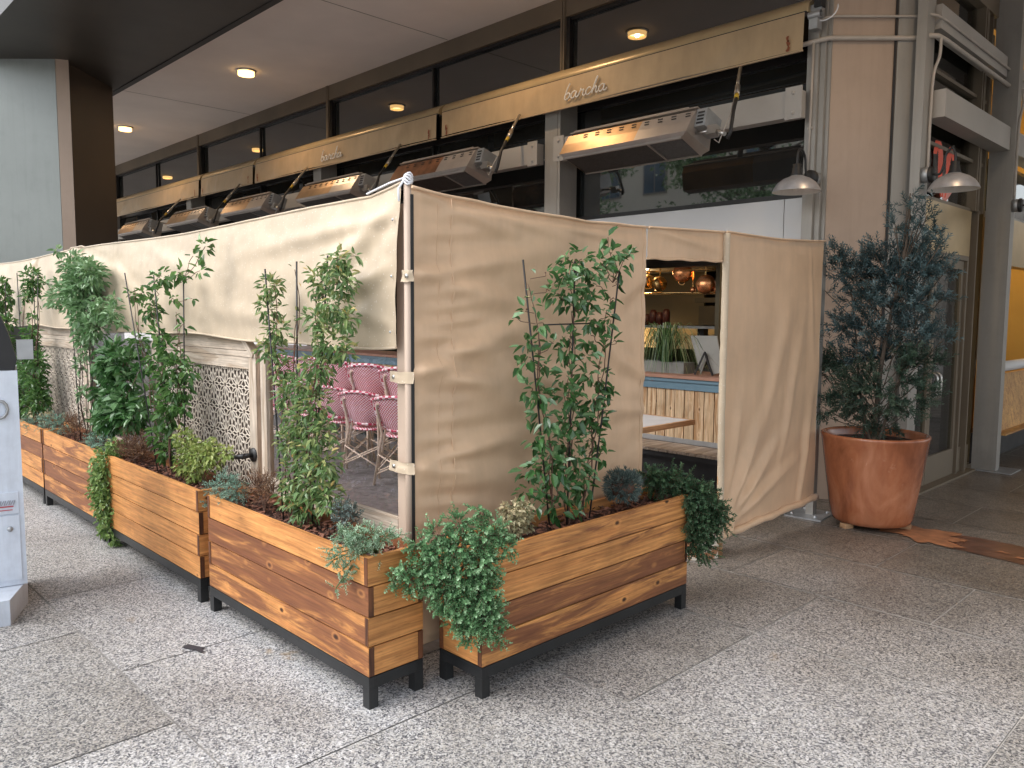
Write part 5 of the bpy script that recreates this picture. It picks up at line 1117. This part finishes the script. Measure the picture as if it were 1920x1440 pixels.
# cafe chairs, stacked in pairs
def chair(lab):
    t=thing('cafe_chair',lab,'chair',(0,0,0),0,'red and white woven cafe chairs stacked in pairs')
    mb=MB(); W=.40
    def fb(u,v):
        w=W*(.5+.08*v-.20*(1-v)**3); x=(u-.5)*2*w; z=.50+v*.275+.035*math.cos((u-.5)*pi)*v
        return (x,-.19-.09*v+.05*(2*u-1)**2,z)
    gu,gv=16,16; gg=[(i/gu*.45,0,j/gv*.38) for j in range(gv+1) for i in range(gu+1)]
    mb.grid(fb,gu,gv,0,.5,True,gg); mb.grid(lambda u,v:tuple(Vector(fb(u,v))+Vector((0,.016,0))),gu,gv,0,.5,True,gg); mb.build('backrest',M['weave'],t)
    mb=MB(); loop=[fb(0,k/8) for k in range(8)]+[fb(k/12,1) for k in range(12)]+[fb(1,1-k/8) for k in range(8)]+[fb(1-k/10,0) for k in range(10)]
    mb.tube([Vector(p)+Vector((0,.008,0)) for p in loop],.017,7,closed=True); 
    for i,p in enumerate(mb.g): mb.g[i]=(p[0]*.5,p[2]*.5,p[1]*.5)
    mb.build('back_trim',M['weave'],t)
    mb=MB(); mb.lathe([(0,.012),(.15,.010),(.195,.0),(.20,-.015),(.18,-.02)],(0,0,.455),28)
    for i,p in enumerate(mb.g): mb.g[i]=(p[0],p[1],0)
    mb.build('seat',M['weave'],t)
    for sx,sy in ((-1,-1),(1,-1),(-1,1),(1,1)):
        mb=MB(); top=(sx*.165,sy*.15,.46); 
        pts=[(sx*.215,sy*.215,0),top] if sy>0 else [(sx*.215,-.235,0),(sx*.168,-.165,.46),(sx*.185,-.225,.72),(sx*.16,-.25,.745)]
        mb.tube(pts,.0125,8); mb.build('leg',M['rattan'],t)
    mb=MB()
    for s in (-1,1):
        mb.tube([(s*.185,-.185,.30),(s*.205,.20,.12)],.007,6); mb.tube([(s*.205,-.21,.12),(s*.185,.18,.30)],.007,6)
        mb.tube([(-s*.185,s*.19,.30),(s*.205,s*.205,.12)],.007,6)
    mb.tube([(-.19,-.2,.28),(.205,-.22,.10)],.007,6); mb.tube([(.19,-.2,.28),(-.205,-.22,.10)],.007,6)
    mb.build('brace',M['rattan'],t)
    return t
spots=[(-5.78,4.32,.42,'half hidden by the corner post'),(-6.38,4.36,.38,'second from the corner post'),(-6.98,4.42,.30,'just right of the yellowing vine'),(-7.62,4.48,.4,'behind the yellowing vine'),(-8.28,4.5,.33,'nearest the pale timber post')]
ch0=chair('lower red and white chair of the stack '+spots[0][3]); ch0.matrix_basis=Matrix.Translation((spots[0][0],spots[0][1],0))@Matrix.Rotation(spots[0][2],4,'Z')
for i,(x,y,a,d) in enumerate(spots):
    if i: copy_thing(ch0,(x,y,0),a,'lower red and white chair of the stack '+d)
    copy_thing(ch0,(x-.03,y+.10,.25),a+.05,'upper red and white chair of the stack '+d)
# things on the ledge seen through the doorway
t=thing('ledge_trough','weathered grey trough on the ledge holding the strappy plant','trough',(-4.6,6.15,1.016))
mb=MB(); mb.box((-5.25,6.08,1.016),(-4.01,6.10,1.115)); mb.box((-5.25,6.24,1.016),(-4.01,6.26,1.115)); mb.box((-4.03,6.101,1.016),(-4.01,6.239,1.115)); mb.box((-5.25,6.101,1.016),(-5.23,6.239,1.115)); mb.build('boards',M['trough'],t)
mb=MB(); mb.box((-5.229,6.101,1.02),(-4.031,6.239,1.09)); mb.build('soil',M['soil'],t)
t=thing('spider_plant','strappy green and cream spider plant arching over the ledge trough','plant',(-4.27,6.17,1.09)); rn=random.Random(61); mb=MB()
for i in range(130):
    a=rn.uniform(0,2*pi); s=rn.uniform(.15,.55); h=rn.uniform(.24,.46); b=Vector((-4.27+rn.uniform(-.04,.04),6.17+rn.uniform(-.03,.03),1.10)); d=Vector((cos(a),sin(a)*.6,0))
    pts=[b+d*s*f+Vector((0,0,h*math.sin(min(1,f*1.15)*pi*.62)-.85*max(0,f-.42)**1.3*(1 if s>.2 else .4))) for f in [k/8 for k in range(9)]]
    mb.blade(pts,rn.uniform(.009,.014),0,rn.random())
mb.build('foliage',M['spider'],t)
for xs,lab in ((-6.55,'cluster of red flowers on the ledge near the corner post'),(-7.3,'cluster of red flowers on the ledge right of the yellowing vine')):
    t=thing('flower_box',lab,'flowers',(xs,6.15,1.016)); rn=random.Random(int(xs*9)); mb=MB(); mc=MB()
    for i in range(260):
        p=(xs+rn.uniform(-.36,.36),6.12+rn.uniform(-.07,.1),1.06+rn.uniform(-.02,.14)); mc.leaf(p,rdir(rn),rdir(rn),.05,.028,0,rn.random())
    for i in range(26):
        c=Vector((xs+rn.uniform(-.34,.34),6.08+rn.uniform(-.04,.05),1.08+rn.uniform(-.01,.10)))
        for k in range(9): mb.leaf(c,rdir(rn),rdir(rn),.034,.024,0,rn.random())
    mc.build('foliage',M['lfd'],t); mb.build('flowers',M['flower'],t)
    mb=MB(); mb.box((xs-.38,6.08,1.016),(xs+.38,6.24,1.06)); mb.build('box',M['trough'],t)
t=thing('menu_stand','grey menu board on a black easel stand on the ledge','menu board',(-3.82,6.18,1.016))
mb=MB(); mb.extrude([(-4.0,6.16,1.36),(-3.73,6.16,1.365),(-3.62,6.10,1.06),(-3.73,6.09,1.02),(-3.79,6.12,1.19),(-3.84,6.09,1.02)],(0,.012,0)); mb.build('board',M['slate'],t)
mb=MB(); mb.bar((-3.80,6.085,1.22),(-3.88,6.06,1.02),.014); mb.bar((-3.80,6.085,1.22),(-3.70,6.06,1.02),.014); mb.bar((-3.80,6.085,1.22),(-3.79,6.25,1.02),.014); mb.build('easel',M['iron'],t)
for x,y,z,lab in ((-3.56,6.12,1.016,'white cup on the ledge by the canvas sleeve'),):
    mb=MB(); mb.lathe([(0,.004),(.03,.004),(.036,.09),(.033,.09),(.028,.01)],(x,y,z),18); mb.build('cup',M['marble'],label=lab,cat='cup')
# kitchen
t=thing('kitchen_shelf','dark kitchen counter and back shelf behind the serving opening','shelf',(-5.2,8.4,0))
mb=MB(); mb.box((-9,8.3,1.38),(-4.48,8.7,1.41)); mb.build('shelf_board',M['steeld'],t)
mb=MB(); mb.box((-9,8.0,.0),(-4.48,8.6,.92)); mb.build('counter',M['indark'],t)
mb=MB(); mb.box((-9,8.9,1.1),(-4.48,8.95,1.375)); mb.build('lit_back_panel',M['cream'],t)
for x in (-6.0,-5.42,-4.9):
    mb=MB(); mb.box((x,8.5,.921),(x+.09,8.6,1.378)); mb.build('shelf_post',M['rubber'],t)
mb=MB(); mb.box((-9,8.95,1.41),(-5.62,9.0,2.5)); mb.build('back_wall',M['inolive'],t)
mb=MB(); mb.box((-5.6,8.8,1.42),(-4.5,8.9,1.66)); mb.box((-5.6,8.7,1.70),(-4.5,8.9,1.76)); mb.build('oven_front',M['indark'],t)
t=thing('red_jars','row of dark red jars on the kitchen shelf behind the strappy plant','jars',(-5.7,8.45,1.41)); rn=random.Random(3)
for k in range(4):
    mb=MB(); h=rn.uniform(.10,.28); mb.lathe([(0,0),(.045,0),(.05,h*.8),(.03,h),(0,h)],(-6.15+k*.10,8.45,1.41),12); mb.build('jar',M['inred'],t)
t=thing('extractor_hood','stainless extractor hood with pan rails over the kitchen','hood',(-5.1,7.8,1.8))
mb=MB(); mb.extrude([(-9,7.5,2.30),(-9,7.35,2.06),(-9,8.3,2.06),(-9,8.3,2.56),(-9,7.6,2.56)],(4.55,0,0)); mb.build('canopy',M['steel'],t)
mb=MB(); mb.tube([(-6.6,7.42,2.03),(-4.46,7.42,2.03)],.008,6); mb.tube([(-6.6,7.52,1.79),(-4.46,7.52,1.79)],.008,6); mb.box((-6.6,7.55,1.775),(-4.46,7.9,1.79)); mb.build('pan_rail',M['brass'],t)
def pan(lab,x,y,z,r,face=(.35,-.93,0),mat='copper',loop=False):
    t=thing('copper_pan',lab,'pan',(x,y,z),0,'pans hanging on the kitchen rails'); f=Vector(face).normalized()
    mb=MB(); mb.lathe([(0,0),(r*.86,.0),(r*.93,-.008),(r,-.06),(r*1.02,-.062),(r*.92,-.012),(r*.85,-.006),(0,-.006)],(x,y,z),30,axis=f); mb.build('bowl',M[mat],t)
    sd=f.cross(Vector((0,0,1))).normalized(); o=Vector((x,y,z))-f*.03
    mb=MB()
    if loop:
        for s in (1,-1): mb.tube([o+Vector((0,0,s*(r+.028*sin(a))))+sd*.035*cos(a) for a in [k*pi/6 for k in range(7)]],.006,6)
    else: mb.bar(o+Vector((0,0,r*.9)),o+Vector((0,0,r+.17)),.018,.006)
    mb.build('handle',M['brass'],t)
pan('round copper pan with two loop handles on the upper rail',-4.94,7.40,2.005,.105,loop=True)
pan('round copper pan with one upright handle, rightmost on the rail',-4.68,7.46,1.875,.105)
pan('brass pan hanging side on, left of the middle copper pan',-5.24,7.46,1.89,.085,(.95,-.4,0),'brass')
pan('brass pan hanging edge on, behind the left doorway edge',-5.40,7.48,1.92,.08,(.98,-.2,.0),'brass')
pan('small copper cup hanging low between the two round pans',-4.86,7.5,1.82,.034)
pan('small copper cup hanging low at the sleeve edge of the doorway',-4.56,7.5,1.82,.034)
# sandbag at the pole foot
t=thing('sandbag','brown and white patterned sack with white cords at the foot of the door pole','sack',(-2.72,4.34,0))
mb=MB()
def fsb(u,v):
    a=u*2*pi; h=v*.30; r=.115*(1-.35*v**3)*(1+.12*sin(3*a+v*5))+.012*MN.noise((cos(a)*3,sin(a)*3,v*6))
    return (-2.735+r*cos(a),4.37+r*1.1*sin(a),h+.012*sin(4*a)*v)
mb.grid(fsb,32,16); mb.add([fsb(i/24,1) for i in range(24)],[tuple(range(24))],0); mb.build('sack',M['sack'],t)
mb=MB(); rn=random.Random(9)
for k in range(6):
    a=rn.uniform(0,6.3); b=Vector((-2.70,4.33,.30)); mb.tube(catmull([tuple(b),tuple(b+Vector((.05*cos(a),.05*sin(a),.05))),tuple(b+Vector((.10*cos(a+.5),.10*sin(a+.5),.02+.06*rn.random()))),tuple(b+Vector((.11*cos(a+.9),.11*sin(a+.9),-.07)))],5),.005,5)
mb.build('cords',M['rope'],t)

# ================================================================ PASSAGE BAY AND WINDOW DETAILS
t=thing('wooden_counter','tilted orange wooden counter glowing in the bay at the right edge','counter',(-2.4,10.2,0))
mb=MB(); mb.extrude([(-2.46,9.2,.36),(-2.30,9.2,.34),(-2.42,9.2,.93),(-2.46,9.2,.93)],(0,2.9,0)); mb.build('panel',M['orangewood'],t)
mb=MB(); mb.box((-2.50,9.2,.335),(-2.2,12.1,.352),0,grain=1); mb.build('shelf',M['orangewood'],t)
mb=MB(); mb.box((-2.52,9.2,0),(-2.47,12.1,.33)); mb.build('base',M['rubber'],t)
t=thing('grey_roller','pale grey roller cushion above the orange counter at the right edge','roller',(-2.4,10.2,1.0))
mb=MB(); mb.tube([(-2.36,9.2,1.02),(-2.36,12.0,1.02)],.055,14); mb.build('roll',M['white'],t)
t=thing('light_fitting','bright warm ceiling light fitting at the right edge above the farther barn lamp','light',(-2.9,9.75,2.85))
mb=MB(); mb.box((-2.95,9.35,2.78),(-2.75,11.9,2.86)); mb.build('diffuser',M['warmstrip'],t)
t=thing('ribbon_decoration','orange looped ribbon hanging at the window behind the barn lamp','ribbon',(-2.45,7.72,2.8))
for s in (-1,1):
    mb=MB(); pts=[(-2.452,7.72+s*.03,2.60),(-2.452,7.72+s*.10,2.80),(-2.452,7.72+s*.11,2.96),(-2.452,7.72+s*.19,3.06),(-2.452,7.72+s*.25,2.94)]
    P=catmull(pts,5); vs=[]
    for i,p in enumerate(P): w=.022+.022*sin(i/len(P)*pi); vs+=[(p[0],p[1]-w,p[2]),(p[0]+.012,p[1]+w,p[2])]
    mb.add(vs,[(2*i,2*i+1,2*i+3,2*i+2) for i in range(len(P)-1)]); mb.build('loop',M['orange'],t)
mb=MB(); mb.add([(-2.445,7.58,2.70),(-2.445,7.98,2.68),(-2.445,7.76,2.54)],[(0,1,2)]); mb.build('tag',M['pinkp'],t)

# ================================================================ WHITE CABINET AT LEFT EDGE
U=Vector((.21,.9777,0)); Vv=Vector((-.9777,.21,0)); K0=Vector((-4.649,1.011,0))
kp=lambda u,v,z:K0+U*u+Vv*v+Vector((0,0,z))
t=thing('utility_cabinet','tall white painted street cabinet with worn stickers at the left edge','cabinet',tuple(kp(-.4,.25,0)),0)
def kbox(mb,u0,u1,v0,v1,z0,z1): mb.add([kp(u,v,z) for u in (u0,u1) for v in (v0,v1) for z in (z0,z1)],[(0,1,3,2),(4,6,7,5),(0,4,5,1),(2,3,7,6),(0,2,6,4),(1,5,7,3)])
mb=MB(); kbox(mb,-.9,0,0,.5,.13,1.245); body=mb.build('body',M['kwhite'],t)
mb=MB(); kbox(mb,-.88,-.022,-.008,-.0005,.16,.50); kbox(mb,-.88,-.022,-.008,-.0005,.51,.62); mb.build('panel',M['kwhite'],body)
mb=MB()
pl=[(-.9,-.235),(-.4,-.235),(-.080,-.232),(.0,.08),(.0,.45),(-.9,.45)]
mb.add([kp(a,b,0) for a,b in pl]+[kp(a,b,.127) for a,b in pl],[tuple(range(6)),tuple(range(6,12)),*[(i,(i+1)%6,6+(i+1)%6,6+i) for i in range(6)]]); mb.build('plinth',M['kwhite'],t)
mb=MB(); kbox(mb,-.30,-.045,-.012,-.0085,.545,.548+.003); kbox(mb,-.17,-.050,-.012,-.0085,.528,.532); mb.build('sticker_underline',M['redink'],t)
mb=MB(); rn=random.Random(5)
for k in range(12): mb.bar(kp(-.045-.02*k,-.011,.556),kp(-.038-.02*k,-.011,.580),.004)
for k in range(11): mb.bar(kp(-.045-.02*k,-.011,.580),kp(-.058-.02*k,-.011,.556),.003)
mb.build('sticker_lettering',M['greyink'],t)
mb=MB(); mb.lathe([(0,.012),(.012,.011),(.014,0)],kp(-.065,-.008,.43),14,axis=tuple(-Vv)); mb.build('bolt',M['steeld'],t)
mb=MB(); mb.tube([kp(-.085+.035*cos(a),-.012,1.05+.045*sin(a)) for a in [k*pi/6 for k in range(12)]],.008,6,closed=True); mb.build('ring_handle',M['steeld'],t)
mb=MB(); n=14
mb.add([kp(u,v,z) for (u,z) in ((-.6,1.247),(-.01,1.247),(.0,1.30),(-.03,1.43),(-.06,1.52),(-.10,1.56),(-.6,1.58)) for v in (0.02,.40)],[(0,2,3,1),(2,4,5,3),(4,6,7,5),(6,8,9,7),(8,10,11,9),(10,12,13,11),(0,2,4,6,8,10,12),(1,3,5,7,9,11,13)]); mb.build('black_cover',M['rubber'],t)
mb=MB(); kbox(mb,.002,.075,.03,.10,1.30,1.40); mb.build('lock_box',M['steeld'],t)

# ================================================================ ACROSS THE STREET (seen mirrored in the glass)
t=thing('opposite_building','cream rendered building across the street, mirrored in the dark windows','building',(-24,-18,0))
mb=MB(); mb.box((-40,-24,0),(-15,-17,9.6)); mb.build('wall',M['oppw'],t)
for i in range(9):
    for j in range(3):
        x=-38+i*2.6; z=1.2+j*2.9
        mb=MB(); mb.box((x,-17.0,z),(x+1.3,-16.93,z+1.7)); w=mb.build('window',M['beam'],t)
        mb=MB(); mb.box((x+.06,-16.93,z+.06),(x+.62,-16.915,z+1.64)); mb.box((x+.68,-16.93,z+.06),(x+1.24,-16.915,z+1.64)); mb.build('pane',M['oppg'],w)
t=thing('office_block','plain grey block down the street behind the viewer','building',(12,-26,0))
mb=MB(); mb.box((2,-34,0),(26,-24,8)); mb.build('wall',M['pil'],t)
for i in range(8):
    mb=MB(); mb.box((3+i*2.8,-24,1.5),(4.6+i*2.8,-23.95,6.5)); mb.build('window',M['oppg'],t)
for (tx,ty,lab) in ((-12.5,-9.5,'leafy street tree whose branches show mirrored in the corner window'),(-20.5,-8.5,'farther leafy street tree across the pavement, seen only as a reflection')):
    t=thing('street_tree',lab,'tree',(tx,ty,0)); rn=random.Random(int(tx)); mb=MB(); ml=MB()
    mb.tube([(tx,ty,0),(tx+.1,ty,2.5),(tx+.2,ty,4.5),(tx,ty,7)],[.20,.16,.11,.04],9)
    for k in range(26):
        a=rn.uniform(0,6.3); h=rn.uniform(3.5,8); R=rn.uniform(1.2,3.0); c=(tx+R*cos(a),ty+R*sin(a),h+rn.uniform(-.4,.8))
        mb.tube([(tx+.1,ty,h-1.2),(tx+R*.5*cos(a),ty+R*.5*sin(a),h-.5),c],[.06,.035,.012],5)
        for q in range(190):
            v=rdir(rn); p=Vector(c)+v*rn.uniform(.1,.85); ml.leaf(p,rdir(rn,-.3),Vector((0,0,1))+rdir(rn),.16,.09,0,rn.random())
    mb.build('trunk',M['bark'],t); ml.build('crown',M['lfjl'],t)

# ================================================================ CAMERA, LIGHT
cam=bpy.data.cameras.new('camera'); co=bpy.data.objects.new('camera',cam); col.objects.link(co)
cam.sensor_fit='HORIZONTAL'; cam.sensor_width=36; cam.lens=36*1484.7/1920; cam.clip_start=.05; cam.clip_end=500
def basis(y,p,r):
    cy,sy,cp,sp,cr,sr=cos(y),sin(y),cos(p),sin(p),cos(r),sin(r)
    f=Vector((-sy*cp,cy*cp,-sp)); rt=Vector((cy,sy,0)); up=rt.cross(f)
    return cr*rt+sr*up,-sr*rt+cr*up,f
rt,up,fw=basis(0.79680382,0.08885162,0.00583807)
co.matrix_world=Matrix(((rt.x,up.x,-fw.x,0),(rt.y,up.y,-fw.y,0),(rt.z,up.z,-fw.z,1.55),(0,0,0,1)))
sc.camera=co
w=bpy.data.worlds.new('World'); sc.world=w; w.use_nodes=True; nt=w.node_tree
bg=nt.nodes['Background']; sky=nt.nodes.new('ShaderNodeTexSky'); sky.sky_type='NISHITA'; sky.sun_disc=False
SE,SA=RD(48),RD(-155)
sky.sun_elevation=SE; sky.sun_rotation=RD(205); sky.altitude=50; sky.air_density=1.2; sky.dust_density=2.0; sky.ozone_density=1.2
hs=nt.nodes.new('ShaderNodeHueSaturation'); hs.inputs['Saturation'].default_value=.32; hs.inputs['Value'].default_value=2.7
nt.links.new(sky.outputs[0],hs.inputs['Color']); nt.links.new(hs.outputs[0],bg.inputs[0]); bg.inputs[1].default_value=SKY
sd=bpy.data.lights.new('sun','SUN'); sd.energy=SUN; sd.angle=RD(40); sd.color=(1,.985,.96)
so=bpy.data.objects.new('sun',sd); col.objects.link(so)
# sun stands over the street (towards -Y), a little to the left
dv=Vector((-.42*cos(SE),-.907*cos(SE),sin(SE))).normalized()
so.rotation_euler=(-dv).to_track_quat('-Z','Y').to_euler()
sc.view_settings.view_transform='Standard'; sc.view_settings.look='None'; sc.view_settings.exposure=0; sc.view_settings.gamma=1
sc.render.engine='CYCLES'; sc.cycles.max_bounces=8; sc.cycles.transparent_max_bounces=16; sc.cycles.diffuse_bounces=4; sc.cycles.glossy_bounces=4
sc.cycles.sample_clamp_indirect=6; sc.cycles.use_denoising=True
